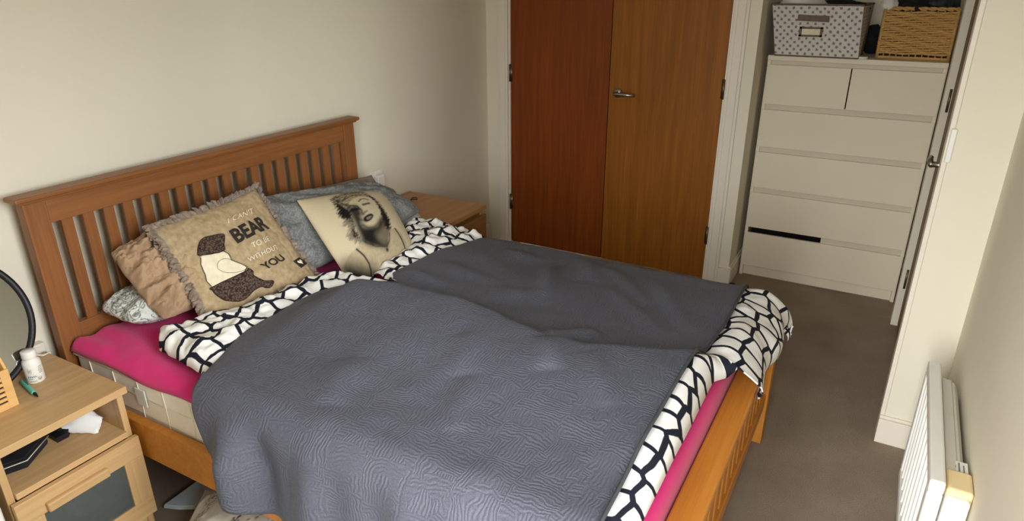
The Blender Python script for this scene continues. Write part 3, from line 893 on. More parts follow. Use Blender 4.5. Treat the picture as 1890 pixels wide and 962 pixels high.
for i in range(NSL):
    x = HX0 + .065 + gap + i * (wsl + gap)
    if s0 is None:
        s0 = addb('headboard_slat', (x, HF + .020, .601), (x + wsl, HF + .008, .935), m_bedz, .002); xs0 = x
    else:
        dup(s0, (x - xs0, 0, 0))
addb('side_rail', (.100, -.080, .275), (.127, -1.945, .400), m_foot)
addb('side_rail', (BX1 - .027, -.080, .275), (BX1, -1.945, .400), m_foot)
FY0, FY1 = -1.940, -1.997
addb('foot_post', (.10, FY0, 0), (.16, FY1, .470), m_footz)
addb('foot_post', (BX1 - .072, FY0, 0), (BX1 - .012, FY1, .470), m_footz)
addb('foot_top_rail', (.09, FY0 + .008, .462), (BX1 + .012, FY1 - .008, .494), m_foot, .006)
addb('foot_upper_rail', (.16, FY0 - .012, .405), (BX1 - .072, FY1 + .012, .462), m_foot)
addb('foot_bottom_rail', (.16, FY0 - .008, .160), (BX1 - .072, FY1 + .008, .215), m_foot)
s0 = None
NF = 17
for i in range(NF):
    w = .04
    x = .16 + .030 + i * ((BX1 - .072 - .16 - .060 - w) / (NF - 1))
    if s0 is None:
        s0 = addb('foot_slat', (x, FY0 - .018, .212), (x + w, FY1 + .016, .407), m_footz, .002); xs0 = x
    else:
        dup(s0, (x - xs0, 0, 0))
addb('base_board', (.127, -.085, .30), (BX1 - .027, -1.94, .315), m_bedy)

# ------------------------------------------------------------------ mattress and fitted sheet
ZM = .57
ma = thing('mattress', 'cream mattress with tufted border on the bed frame', 'mattress', (.81, -1.0, .316))
bm = box((.134, -.106, .316), (1.482, -1.925, ZM - .008), .035, 4)
put('mattress_body', bm, m_tick, ma, smooth=True)
for z in (.345, ZM - .045):
    put('piping', add_tube(bmesh.new(), [(.131, -.12, z), (.131, -1.9, z)], .004, 6), m_tick, ma, smooth=True)
for i in range(9):
    y = -.20 - .115 * i
    put('border_seam', add_tube(bmesh.new(), [(.1305, y, .35), (.1305, y - .004, .44), (.1305, y, ZM - .05)], .0017, 5), m_tick, ma, smooth=True)
for z in (.405, .465):
    put('border_seam', add_tube(bmesh.new(), [(.1318, -.12, z), (.1318, -1.9, z)], .0017, 5), m_tick, ma, smooth=True)
put('care_label', box((.126, -.418, .440), (.1302, -.462, .496), .001), m_whitecloth, ma, label='white sewn label')

def roll(d, r):
    if d <= 0: return 0.0, 0.0
    if d < r * math.pi / 2: return r * math.sin(d / r), r * (1 - math.cos(d / r))
    return r, r + d - r * math.pi / 2

def sheet_pt(a, b):
    r = .04
    hx = dx = hy = dy = 0
    x, y = a, b
    if a < .166: h, dx = roll(.166 - a, r); x = .166 - h
    if a > 1.445: h, dx = roll(a - 1.445, r); x = 1.445 + h
    if b > -.146: h, dy = roll(b + .146, r); y = -.146 + h
    if b < -1.888: h, dy = roll(-1.888 - b, r); y = -1.888 - h
    z = ZM + .001 + .003 * fbm(x * 5, y * 5) - math.hypot(dx, dy)
    # pulled folds near the head corner
    w = sstep(.45, .15, a) * sstep(-.9, -.2, b)
    z += w * .007 * math.sin((b * .25 - a) * 60 + 2 * nz(a * 6, b * 6)) * (1 if dx < .01 else .3)
    return (x, y, z)
R_, K_ = 120, 90
pos = []
for i in range(R_):
    b = -.105 + (-2.02 + .105) * i / (R_ - 1)
    row = []
    for j in range(K_):
        lo = .166 - (.064 + .006 * math.sin(b * 9) + .003 * math.sin(b * 23) + .02 * sstep(-.4, -.15, b) * 0)
        a = lo + (1.445 + .09 - lo) * j / (K_ - 1)
        bb = b if b > -1.888 else -1.888 - (-1.888 - b) * 1.0
        row.append(sheet_pt(a, bb))
    pos.append(row)
o = put('fitted_sheet', grid_mesh('fitted_sheet', pos), m_pink, None, (.81, -1.0, ZM), True, 'hot pink fitted sheet stretched over the mattress', 'sheet')
md = o.modifiers.new('thickness', 'SOLIDIFY'); md.thickness = .003; md.offset = 1

# ------------------------------------------------------------------ duvet and quilt
YH = [(.15, -.46), (.20, -.40), (.26, -.385), (.33, -.415), (.45, -.462), (.55, -.488), (.68, -.488), (.78, -.495), (.815, -.555), (.838, -.735), (.852, -.765), (.866, -.735), (.89, -.672), (.95, -.655), (1.05, -.645), (1.17, -.632), (1.23, -.56), (1.30, -.49), (1.36, -.455), (1.45, -.435), (1.6, -.44)]
YQ = [(-0.2, -0.745), (0.12, -0.745), (0.178, -0.717), (0.27, -0.673), (0.38, -0.637), (0.47, -0.62), (0.6, -0.605), (0.68, -0.62), (0.74, -0.655), (0.8, -0.72), (0.835, -0.805), (0.852, -0.83), (0.87, -0.795), (0.91, -0.755), (1.02, -0.753), (1.15, -0.76), (1.36, -0.797), (1.5, -0.815), (1.7, -0.825)]
RIDGE = [(.70, -.80), (.735, -.92), (.74, -1.06), (.722, -1.265), (.665, -1.46), (.672, -1.60), (.72, -1.75), (.79, -1.90)]
def circ(d, r):
    if d <= 0: return 0.0
    if d >= r: return 1.0
    return math.sqrt(1 - (1 - d / r) ** 2)
def crease(x, y, p, q, amp, w):
    dx, dy = q[0] - p[0], q[1] - p[1]
    L2 = dx * dx + dy * dy
    t = ((x - p[0]) * dx + (y - p[1]) * dy) / L2
    tt = min(1, max(0, t))
    d = math.hypot(x - p[0] - tt * dx, y - p[1] - tt * dy)
    return amp * math.exp(-(d / w) ** 2) * (math.sin(math.pi * min(1, max(0, t * .9 + .05))) ** .5)
CREASES = [((1.25, -1.22), (1.00, -1.32), .020, .030), ((1.00, -1.32), (.93, -1.16), .008, .035), ((1.38, -1.30), (1.20, -1.40), .014, .035),
           ((1.33, -1.42), (1.12, -1.62), .010, .030), ((1.30, -1.60), (1.00, -1.78), .012, .03), ((1.15, -1.50), (.92, -1.74), .009, .03),
           ((.93, -.80), (.90, -.98), .018, .030), ((1.06, -.86), (1.00, -1.12), .010, .035), ((1.22, -.90), (1.12, -1.10), .008, .03),
           ((1.30, -1.00), (1.28, -1.15), .012, .03), ((.70, -1.48), (.84, -1.56), .026, .035), ((.66, -1.50), (.54, -1.56), .022, .04),
           ((.64, -1.63), (.48, -1.74), .012, .04), ((.50, -.72), (.30, -.84), -.010, .04), ((.60, -.68), (.34, -.80), .010, .035), ((.36, -1.05), (.20, -1.12), .012, .05),
           ((.42, -1.38), (.26, -1.46), .012, .035), ((.58, -1.28), (.44, -1.36), .008, .04), ((.86, -1.20), (.96, -1.42), -.010, .05)]
def ridge_h(x, y):
    rx = interp(-y, [(-p[1], p[0]) for p in RIDGE])
    s = x - rx
    f = sstep(-.66, -.80, y) * 1.0
    if s < 0:
        return f * .060 * math.exp(-(s / .30) ** 2)
    return f * (.060 * math.exp(-(s / .060) ** 2) + .012 * (1 - math.exp(-(s / .07) ** 2)) * (1 - s / .35))
def base_h(x, y):
    h = ZM + .008 + .044
    h += .010 * fbm(x * 2.4 + 3, y * 2.4) + .005 * fbm(x * 6 + 9, y * 6)
    h += ridge_h(x, y)
    for c in CREASES: h += crease(x, y, *c)
    return h
def duvet_h(x, y):
    full = base_h(x, y)
    d = interp(x, YH) - y
    return ZM + .010 + (full - ZM - .010) * circ(d, .045)

# duvet
AL = lambda b: interp(-b, [(.3, .215), (.42, .205), (.68, .175), (1.0, .15), (2.0, .15)])
BE = lambda a: interp(a, [(.1, -1.918), (.80, -1.918), (.86, -1.945), (.90, -2.03), (.96, -2.10), (1.05, -2.112), (1.15, -2.09), (1.27, -2.105), (1.4, -2.085), (1.7, -2.09)])
def duvet_pt(a, b, tv):
    x, y = a, b
    dx = dy = 0
    if a > 1.415: h, dx = roll(a - 1.415, .085); x = 1.415 + h
    bF = -1.885
    if b < bF: h, dy = roll(bF - b, .125); y = bF - h
    q = b - interp(a, YQ)                       # >0: in front of the quilt's head edge, toward the pillows
    z = duvet_h(x, max(y, -1.97)) - math.hypot(dx, dy)
    d = interp(x, YH) - b
    if q > -.03:
        k = sstep(-.03, .05, q) * circ(d, .05)
        z += k * (.012 + .026 * abs(fbm(x * 11 + 40, y * 11, .3)) + .010 * fbm(x * 22, y * 22, 4.0))
    dl = a - AL(b)
    z = z if dl > .05 else ZM + .008 + (z - ZM - .008) * circ(dl + .002, .052)
    e = -1.87 - b                                # foot margin beyond the quilt
    if e > -.02:
        k = sstep(-.02, .06, e)
        z += k * (.012 * fbm(a * 9 + 5, b * 9, 2.0) + .006 * math.sin(a * 24 + 3 * nz(a * 5, b * 5))) * (.5 if a < .85 else 1)
        y += k * .010 * math.sin(a * 19 + 1.5 * nz(a * 4, 1.0)) * min(1, dy / .08)
        if a < .86: z -= (z - ZM - .012) * (1 - circ(b - BE(a) + .001, .05))
        if a > .86: z += k * .030 * math.exp(-((a - 1.0) / .12) ** 2) * (1 - min(1, dy / .2)); y -= k * .016 * math.sin(math.pi * min(1, dy / .16))
    return (x, y, z)
R_, K_ = 200, 170
pos, uvs = [], []
for i in range(R_):
    t = i / (R_ - 1)
    row, ur = [], []
    for j in range(K_):
        s = j / (K_ - 1)
        a0 = .15 + (1.63 - .15) * s
        bh, be = interp(a0, YH), BE(a0)
        b = bh + (be - bh) * t
        lo = AL(b)
        a = lo + (1.63 - lo) * s
        row.append(duvet_pt(a, b, t)); ur.append((a, b))
    pos.append(row); uvs.append(ur)
o = put('duvet', grid_mesh('duvet', pos, uvs), m_duvet, None, (.81, -1.2, ZM + .01), True, 'white duvet with black-lined pebble print under the charcoal quilt', 'duvet')
md = o.modifiers.new('thickness', 'SOLIDIFY'); md.thickness = .004; md.offset = 1

# quilt
QF = -1.868
QL = [(.70, .04), (.738, .075), (.750, .105), (.765, .130), (.79, .165), (.82, .205), (.885, .245), (.90, .285), (1.0, .32), (1.1, .325), (1.3, .34), (2.0, .36)]     # cloth length over the bed side against y
aL, rL = .162, .085
def quilt_pt(a, b):
    x, y = a, b
    drop = 0
    if a < aL:
        h, drop = roll(aL - a, rL)
        dd = max(0, drop - .03)
        fold = math.exp(-((b + .90 + .25 * drop) / .055) ** 2) * .046 - math.exp(-((b + .985 + .22 * drop) / .05) ** 2) * .030
        fold += .012 * math.sin(b * 21 + 1.2) + .007 * math.sin(b * 47 + 4 * drop)
        x = aL - h - .19 * dd + fold * min(1, dd / .12) * -1
        y = b
    if a > 1.395:
        h, drop = roll(a - 1.395, .10); x = 1.395 + h
        x += .008 * math.sin(b * 19) * min(1, drop / .1)
    hx = max(x, .14)
    z = duvet_h(min(hx, 1.47), max(b, -1.90)) + .013 - drop
    q = interp(a, YQ) - b
    if a > .15:
        z -= .012 * (1 - circ(q + .001, .04))
    return (x, y, z)
R_, K_ = 210, 210
pos, uvs = [], []
for i in range(R_):
    t = i / (R_ - 1)
    row, ur = [], []
    for j in range(K_):
        s = j / (K_ - 1)
        # first pass b on a nominal a, then the hem
        bl = -.735 + (QF + .735) * t
        lo = aL - interp(-bl, QL)
        a = lo + (1.395 + .16 - .016 * t * 0 - lo) * s
        bh = interp(a, YQ)
        b = bh + (QF + .010 * math.sin(a * 4.1) - bh) * t
        row.append(quilt_pt(a, b)); ur.append((a, b))
    pos.append(row); uvs.append(ur)
qm = grid_mesh('quilt', pos, uvs)
qt = thing('quilt', 'charcoal quilted bedspread draped over the duvet and bed side', 'bedspread', (.75, -1.2, ZM + .03))
o = put('quilt_cloth', qm, m_quilt, qt, smooth=True)
md = o.modifiers.new('thickness', 'SOLIDIFY'); md.thickness = .007; md.offset = 1
hem = [Vector(p) + Vector((0, -.001, .005)) for p in pos[-1][8:]]
put('hem', add_tube(bmesh.new(), hem, .0045, 6), m_hem, qt, smooth=True, label='lighter bound hem at the foot end')

# ------------------------------------------------------------------ pillows and cushions
def prof(u, v, p=2.0):
    return (np.clip(1 - abs(u) ** p, 0, 1) * np.clip(1 - abs(v) ** p, 0, 1)) ** .55
class Pillow:
    def __init__(self, quad, T, Tb=None, c=.05, wr=0.0, wf=6.0, seed=0.0, p=2.0, rc=0.0):
        self.p, self.rc = p, rc
        self.TL, self.TR, self.BR, self.BL = [np.array(q, float) for q in quad]
        N = np.cross(self.TR - self.BL, self.TL - self.BR); N /= np.linalg.norm(N)
        if N[1] - .6 * N[2] > 0: N = -N
        self.N, self.T, self.Tb, self.c, self.wr, self.wf, self.seed = N, T, T if Tb is None else Tb, c, wr, wf, seed
    def flat(self, u, v):
        if self.rc:                                  # rounded corners
            f = 1 - self.rc * (u * u * v * v) ** 2
            u, v = u * f, v * f
        uu = u * (1 - self.c * (1 - v * v) * u * u); vv = v * (1 - self.c * (1 - u * u) * v * v)
        s, t = (uu + 1) / 2, (vv + 1) / 2
        return self.BL * (1 - s) * (1 - t) + self.BR * s * (1 - t) + self.TL * (1 - s) * t + self.TR * s * t
    def at(self, u, v, off=0.0, back=False):
        pr = float(prof(u, v, self.p))
        w = 0.0
        if self.wr:
            w = self.wr * (fbm(u * self.wf / 2 + self.seed, v * self.wf / 2, self.seed, 4) + .6 * abs(fbm(u * self.wf + 5 + self.seed, v * self.wf * .6, 2.0 + self.seed, 3)) - .2) * min(1, pr * 3 + .12)
        return self.flat(u, v) + self.N * ((-(self.Tb * pr) + w * .5) if back else (self.T * pr + w + off))
    def mesh(self, n=48, color=None):
        me = bpy.data.meshes.new('pillow')
        us = np.sin(np.linspace(-1, 1, n) * math.pi / 2) * .75 + np.linspace(-1, 1, n) * .25
        us[0], us[-1] = -1, 1
        V, F, idx, uvl = [], [], {}, []
        for side in (0, 1):
            for i in range(n):
                for j in range(n):
                    edge = i in (0, n - 1) or j in (0, n - 1)
                    if side and edge:
                        idx[(1, i, j)] = idx[(0, i, j)]; continue
                    idx[(side, i, j)] = len(V)
                    V.append(tuple(self.at(us[j], us[i], 0, bool(side)))); uvl.append((us[j], us[i], side))
            for i in range(n - 1):
                for j in range(n - 1):
                    f = [idx[(side, i, j)], idx[(side, i, j + 1)], idx[(side, i + 1, j + 1)], idx[(side, i + 1, j)]]
                    F.append(f if side == 0 else f[::-1])
        me.from_pydata(V, [], F)
        if color is not None:
            q = np.array(uvl)
            col = color(q[:, 0], q[:, 1], q[:, 2])
            at = me.color_attributes.new('Print', 'FLOAT_COLOR', 'POINT')
            at.data.foreach_set('color', np.concatenate([col, np.ones((len(col), 1))], 1).astype(np.float32).ravel())
        me.update()
        return me
def pillow_thing(name, label, cat, quad, mat, T, n=48, group=None, **kw):
    p = Pillow(quad, T, **kw)
    c = (p.TL + p.TR + p.BR + p.BL) / 4
    zb = min(q[2] for q in quad)
    return p, put(name, p.mesh(n), mat, None, (c[0], c[1], zb), True, label, cat, group)

pillow_thing('pillow', 'white sprig-printed pillow lowest in the stack by the left headboard post', 'pillow', [(.222, -.115, .640), (.80, -.115, .640), (.80, -.40, .630), (.232, -.305, .622)], m_floral, .055, n=60, Tb=.045, wr=.010, seed=3, p=3.5, rc=.10, c=.02)
pillow_thing('pillow', 'crumpled tan pillow leaning behind the bear cushion', 'pillow', [(.285, -.135, .815), (.74, -.125, .82), (.72, -.38, .63), (.285, -.355, .615)], m_tan, .085, n=110, Tb=.02, wr=.034, wf=7, seed=11, p=4, rc=.08, c=.03)
pillow_thing('pillow', 'pale grey pillow peeping out beside the oak bedside chest', 'pillow', [(.98, -.14, .640), (1.545, -.18, .635), (1.555, -.44, .600), (1.0, -.44, .610)], m_palegrey, .05, Tb=.035, wr=.012, seed=5, p=3.5, rc=.10, c=.02)
pillow_thing('pillow', 'taupe pillow whose corner points up behind the marbled pillow', 'pillow', [(1.02, -.120, .80), (1.495, -.185, .775), (1.49, -.32, .66), (1.02, -.27, .66)], m_taupe, .02, Tb=.02, wr=.006, seed=8)
pillow_thing('pillow', 'large grey marbled pillow leaning on the headboard slats', 'pillow', [(.76, -.135, .835), (1.445, -.235, .760), (1.525, -.455, .640), (.74, -.455, .600)], m_marble, .075, n=70, Tb=.03, wr=.014, wf=5, seed=2, p=3, rc=.07, c=.02)

def spoly(P, u, v):
    """signed distance to polygon, negative inside"""
    P = np.array(P, float)
    d = np.full(u.shape, 1e9); ins = np.zeros(u.shape, bool)
    n = len(P)
    for i in range(n):
        a, b = P[i], P[(i + 1) % n]
        e = b - a
        w0, w1 = u - a[0], v - a[1]
        t = np.clip((w0 * e[0] + w1 * e[1]) / (e @ e + 1e-12), 0, 1)
        d = np.minimum(d, np.hypot(w0 - t * e[0], w1 - t * e[1]))
        c = ((a[1] <= v) != (b[1] <= v))
        with np.errstate(divide='ignore', invalid='ignore'):
            xi = a[0] + (v - a[1]) / (b[1] - a[1]) * e[0]
        ins ^= c & (u < xi)
    return np.where(ins, -d, d)
def sline(P, u, v):
    d = np.full(u.shape, 1e9)
    for a, b in zip(np.array(P[:-1], float), np.array(P[1:], float)):
        e = b - a
        w0, w1 = u - a[0], v - a[1]
        t = np.clip((w0 * e[0] + w1 * e[1]) / (e @ e + 1e-12), 0, 1)
        d = np.minimum(d, np.hypot(w0 - t * e[0], w1 - t * e[1]))
    return d
def smooth_poly(P, k=6):
    """closed Catmull-Rom through the points"""
    P = np.array(P, float); n = len(P); out = []
    for i in range(n):
        p0, p1, p2, p3 = P[i - 1], P[i], P[(i + 1) % n], P[(i + 2) % n]
        for t in np.linspace(0, 1, k, endpoint=False):
            out.append(.5 * ((2 * p1) + (-p0 + p2) * t + (2 * p0 - 5 * p1 + 4 * p2 - p3) * t * t + (-p0 + 3 * p1 - 3 * p2 + p3) * t ** 3))
    return [tuple(p) for p in out]

# print outlines in cushion coordinates (u across, v up, -1..1)
HEAD = [(-0.64,0.281),(-0.544,0.39),(-0.46,0.426),(-0.336,0.413),(-0.163,0.363),(-0.155,0.307),(-0.239,0.183),(-0.316,0.068),(-0.67,0.152),(-0.66,0.243)]
SWEATER = [(-0.666,0.15),(-0.316,0.068),(-0.277,-0.007),(-0.266,-0.139),(-0.108,-0.357),(-0.191,-0.415),(-0.748,-0.432),(-0.775,-0.299),(-0.739,-0.168),(-0.727,0.012)]
BODY_B = [(-0.748,-0.432),(-0.194,-0.423),(-0.11,-0.388),(-0.067,-0.47),(-0.091,-0.55),(0.01,-0.704),(0.155,-0.768),(0.156,-0.82),(0.091,-0.868),(0.015,-0.841),(-0.053,-0.795),(-0.192,-0.803),(-0.347,-0.872),(-0.473,-0.858),(-0.638,-0.743),(-0.736,-0.611),(-0.77,-0.485)]
ARM = [(-0.266,-0.139),(-0.384,-0.061),(-0.485,-0.084),(-0.534,-0.181),(-0.452,-0.304),(-0.28,-0.379),(-0.126,-0.364)]
ICANT = [(0.028,0.507),(0.564,0.522),(0.081,0.613)]
BEAR = [(-0.048,0.087),(0.677,0.15),(-0.047,0.372)]
TOBE = [(0.126,-0.096),(0.506,-0.078),(0.142,0.006)]
WITHOUT = [(-0.044,-0.295),(0.572,-0.267),(-0.038,-0.205)]
YOU = [(0.133,-0.544),(0.581,-0.497),(0.077,-0.41)]
TAG = [(0.704,-0.563),(0.889,-0.53),(0.995,-0.676),(0.784,-0.733)]
HAIRD = [(-0.476,0.751),(-0.432,0.639),(-0.353,0.433),(-0.307,0.308),(-0.417,0.021),(-0.476,-0.237),(-0.401,-0.444),(-0.479,-0.466),(-0.615,-0.315),(-0.646,-0.211),(-0.552,-0.078),(-0.588,0.038),(-0.56,0.159),(-0.605,0.254),(-0.54,0.412),(-0.524,0.581)]
HAIRL = [(-0.417,0.757),(-0.181,0.874),(0.082,0.954),(0.328,0.863),(0.386,0.635),(0.463,0.402),(0.487,0.19),(0.469,-0.094),(0.334,-0.393),(0.253,-0.41),(0.251,-0.179),(0.328,0.071),(0.348,0.283),(0.293,0.544),(0.113,0.635),(-0.246,0.46),(-0.319,0.538)]
FACE = [(-0.346,0.344),(-0.171,0.534),(0.113,0.635),(0.312,0.573),(0.377,0.328),(0.31,0.072),(0.237,-0.106),(0.096,-0.216),(-0.09,-0.256),(-0.194,-0.228),(-0.273,-0.136),(-0.309,0.045),(-0.345,0.167)]
SHAD = [(-0.358,0.349),(-0.243,0.39),(-0.126,0.351),(-0.132,0.128),(-0.2,0.041),(-0.184,-0.069),(-0.255,-0.077),(-0.251,-0.182),(-0.122,-0.252),(0.023,-0.246),(0.2,-0.135),(0.196,-0.27),(-0.119,-0.434),(-0.255,-0.555),(-0.401,-0.444),(-0.451,-0.249),(-0.424,-0.042),(-0.399,0.154)]
NECK = [(-0.032,-0.341),(0.254,-0.109),(0.29,-0.417),(0.216,-0.553),(0.044,-0.702),(-0.212,-0.61),(-0.302,-0.511)]
NECKSH = [(-0.292,-0.254),(-0.001,-0.288),(-0.119,-0.434),(-0.003,-0.636),(0.13,-0.645),(0.039,-0.714),(-0.273,-0.589),(-0.441,-0.427)]
BODY = [(-0.447,-0.438),(-0.273,-0.589),(0.039,-0.714),(0.309,-0.42),(0.533,-0.416),(0.652,-0.617),(0.71,-0.885),(0.601,-0.978),(0.064,-0.993),(-0.494,-0.994),(-0.843,-0.994),(-0.969,-0.69),(-0.934,-0.594),(-0.791,-0.517),(-0.617,-0.482)]
DRESS = [(-0.984,-0.645),(-0.934,-0.672),(-0.837,-0.767),(-0.64,-0.925),(-0.494,-0.994),(-0.88,-1.035),(-0.991,-0.992),(-1.018,-0.852),(-1.009,-0.729)]
STRAP1 = [(-0.639,-0.505),(-0.555,-0.667),(-0.507,-0.818),(-0.497,-0.989)]
STRAP2 = [(0.488,-0.412),(0.558,-0.61),(0.595,-0.817),(0.601,-0.978)]
NLACE = [(0.27,-0.475),(0.201,-0.607),(0.062,-0.707),(-0.218,-0.621),(-0.413,-0.466)]
PEND = [(0.047,-0.761)]
EYE1 = [(-0.315,0.27),(-0.176,0.268)]
EYE2 = [(0.015,0.343),(0.183,0.357)]
BROW1 = [(-0.346,0.344),(-0.251,0.402),(-0.133,0.34),(-0.127,0.244)]
BROW2 = [(-0.02,0.463),(0.08,0.531),(0.18,0.529),(0.227,0.467)]
NOSE = [(-0.105,0.238),(-0.137,0.092),(-0.06,0.137),(-0.003,0.149)]
LIPO = [(-0.169,0.012),(-0.042,0.057),(0.061,0.057),(0.078,-0.003),(-0.02,-0.078),(-0.136,-0.101),(-0.195,-0.065)]
LIPI = [(-0.118,-0.014),(-0.019,0.01),(0.034,0.0),(-0.035,-0.046),(-0.111,-0.058)]
HAIRR = [(0.37,0.377),(0.423,0.28),(0.458,0.147),(0.455,-0.016),(0.444,-0.166),(0.354,-0.38),(0.272,-0.398),(0.231,-0.31),(0.254,-0.109),(0.323,0.112)]
HAIRT = [(-0.476,0.751),(-0.367,0.813),(0.068,1.12),(0.246,1.077),(0.355,0.902),(0.386,0.635),(0.463,0.402),(0.459,0.212),(0.304,0.155),(0.314,0.406),(0.267,0.559),(0.105,0.623),(-0.105,0.54),(-0.28,0.404),(-0.368,0.332),(-0.397,0.408),(-0.435,0.538),(-0.479,0.608)]
STR1 = [(-0.395,0.746),(-0.246,0.753),(0.008,0.866),(0.219,0.801)]
STR2 = [(-0.421,0.634),(-0.266,0.625),(-0.057,0.719),(0.275,0.68),(0.38,0.51)]
STR3 = [(0.366,0.602),(0.392,0.352),(0.366,0.067),(0.268,-0.182)]
STR4 = [(-0.433,0.73),(-0.401,0.547),(-0.329,0.423)]
LASH = [(-0.374,0.247),(-0.267,0.272),(-0.167,0.257)]
JAW = [(-0.273,-0.136),(-0.197,-0.233),(-0.056,-0.259),(0.114,-0.203),(0.268,-0.075)]
CURL = [(-0.6,0.044),(-0.512,0.066),(-0.526,-0.059),(-0.633,-0.189),(-0.603,-0.293),(-0.48,-0.41)]


def portrait(u, v, side):
    L = lambda c: np.array(lin(c))
    col = np.tile(L((206, 192, 160)), (len(u), 1))
    nzv = np.array([fbm(a * 14, b * 14, 1.0) for a, b in zip(u, v)])
    hairn = np.array([fbm(a * 9 + 2 * b, b * 30 - a * 12, 2.0) for a, b in zip(u, v)])
    def lay(d, c, soft=.018, op=1.0, extra=None):
        nonlocal col
        k = np.clip(.5 - d / soft / 2, 0, 1); k = (k * k * (3 - 2 * k) * op * (side < .5))[:, None]
        cc = np.tile(L(c), (len(u), 1))
        if extra is not None: cc = cc * extra[:, None]
        col = col * (1 - k) + cc * k
    S = lambda P: spoly(smooth_poly([(a, min(b, .97)) for a, b in P]), u, v)
    lay(S(HAIRD) + .06 * hairn, (26, 24, 23), .05)
    lay(S(BODY), (186, 170, 138), .02, 1, 1 + .12 * nzv)
    lay(S(NECK), (120, 108, 90), .05)
    lay(S(NECKSH), (40, 35, 32), .10)
    lay(S(HAIRT) + .02 * hairn, (150, 136, 112), .04, 1, np.clip(1.05 + .6 * hairn, .45, 1.3))
    lay(S(HAIRR) + .05 * hairn, (30, 27, 25), .05)
    lay(S(FACE), (200, 186, 156), .03, 1, 1 + .05 * nzv)
    lay(S(SHAD), (30, 27, 25), .10, .96)
    lay(sline(JAW, u, v) - .02, (48, 41, 36), .05, .85)
    for ln, w in ((STR1, .016), (STR2, .014), (STR3, .020), (STR4, .034)):
        lay(sline([(a, min(b, .97)) for a, b in ln], u, v) - w + .05 * hairn, (38, 33, 30), .04, .85)
    lay(sline(CURL, u, v) - .04 + .07 * hairn, (150, 138, 116), .05, .8)
    lay(sline(NOSE, u, v) - .014, (40, 34, 31), .035, .9)
    lay(S(LIPO), (30, 25, 24), .02); lay(S(LIPI), (150, 134, 114), .02, .85)
    lay(sline(LASH, u, v) - .022, (24, 21, 20), .04)
    lay(sline(EYE1, u, v) - .028, (24, 21, 20), .035)
    lay(sline(EYE2, u, v) - .024, (24, 21, 20), .03)
    lay(sline(BROW1, u, v) - .016, (30, 26, 24), .025); lay(sline(BROW2, u, v) - .013, (34, 30, 28), .022)
    lay(spoly(smooth_poly(DRESS), u, v) - .10, (22, 20, 20), .22)
    lay(sline(STRAP1, u, v) - .016, (24, 22, 22), .016); lay(sline(STRAP2, u, v) - .018, (24, 22, 22), .018)
    lay(sline(NLACE, u, v) - .008, (40, 34, 30), .022)
    lay(np.hypot(u - PEND[0][0], v - PEND[0][1]) - .035, (44, 38, 33), .03)
    return col
PQ = [(.935, -.30, .826), (1.40, -.325, .748), (1.175, -.665, .60), (.79, -.68, .61)]
PP = Pillow(PQ, .07, .05, c=.0)
pc_ = (PP.TL + PP.TR + PP.BR + PP.BL) / 4
put('portrait_cushion', PP.mesh(190, portrait), m_print, None, (pc_[0], pc_[1], .6), True, 'cream cushion printed with a black-and-white portrait of a woman', 'cushion')

BQ = [(.385, -.235, .872), (.825, -.215, .892), (.815, -.49, .592), (.38, -.445, .588)]
BP = Pillow(BQ, .05, .05, wr=.007, wf=4, seed=4)
be = thing('bear_cushion', 'beige fringed cushion with a bear applique and lettering', 'cushion', (.60, -.34, .605))
put('cushion_cover', BP.mesh(120), m_linen, be, smooth=True)
def decal(polys_bm, mat, name, parent, off=.002, thick=0.0, maxlen=.05, label=None, kind=None, smooth=True):
    """polys_bm: flat bmesh in cushion coordinates; laid onto the bulged cover"""
    bm = polys_bm
    bmesh.ops.triangulate(bm, faces=bm.faces)
    for _ in range(6):
        es = [e for e in bm.edges if e.calc_length() > maxlen]
        if not es: break
        bmesh.ops.subdivide_edges(bm, edges=es, cuts=1)
        bmesh.ops.triangulate(bm, faces=[f for f in bm.faces if len(f.verts) > 3])
    for v in bm.verts:
        v.co = Vector(BP.at(max(-.99, min(.99, v.co.x)), max(-.985, min(.985, v.co.y)), off))
    if thick:
        r = bmesh.ops.extrude_face_region(bm, geom=bm.faces[:])
        ev = [g for g in r['geom'] if isinstance(g, bmesh.types.BMVert)]
        bmesh.ops.translate(bm, verts=ev, vec=Vector(BP.N) * thick)
    return put(name, bm, mat, parent, smooth=smooth, label=label, kind=kind)
def poly_bm(P):
    bm = bmesh.new()
    bm.faces.new([bm.verts.new((p[0], p[1], 0)) for p in P])
    return bm
hd = decal(poly_bm(smooth_poly(HEAD, 4)), m_boucle, 'bear_head', be, .001, .004, label='brown boucle head of the bear')
decal(poly_bm(smooth_poly(BODY_B, 4)), m_boucle, 'bear_body', be, .001, .004, label='brown boucle body of the bear')
swt = decal(poly_bm(SWEATER), m_cream, 'bear_jumper', be, .001, .003, label='cream jumper of the bear')
def outline(P, name, r=.0012, closed=True, off=.005, par=be):
    P = list(P) + ([P[0]] if closed else [])
    pts = []
    for a, b in zip(P, P[1:]):
        for t in np.linspace(0, 1, 4, endpoint=False):
            pts.append(BP.at(max(-.99, min(.99, a[0] + (b[0] - a[0]) * t)), max(-.985, min(.985, a[1] + (b[1] - a[1]) * t)), off))
    put(name, add_tube(bmesh.new(), pts, r, 5), m_ink, par, smooth=True, label='dark stitched outline')
outline(smooth_poly(HEAD, 4), 'outline_stitch')
outline(smooth_poly(BODY_B, 4), 'outline_stitch')
outline(SWEATER, 'outline_stitch', .0011)
outline(smooth_poly(ARM, 4)[:28], 'arm_stitch', .0006, False)
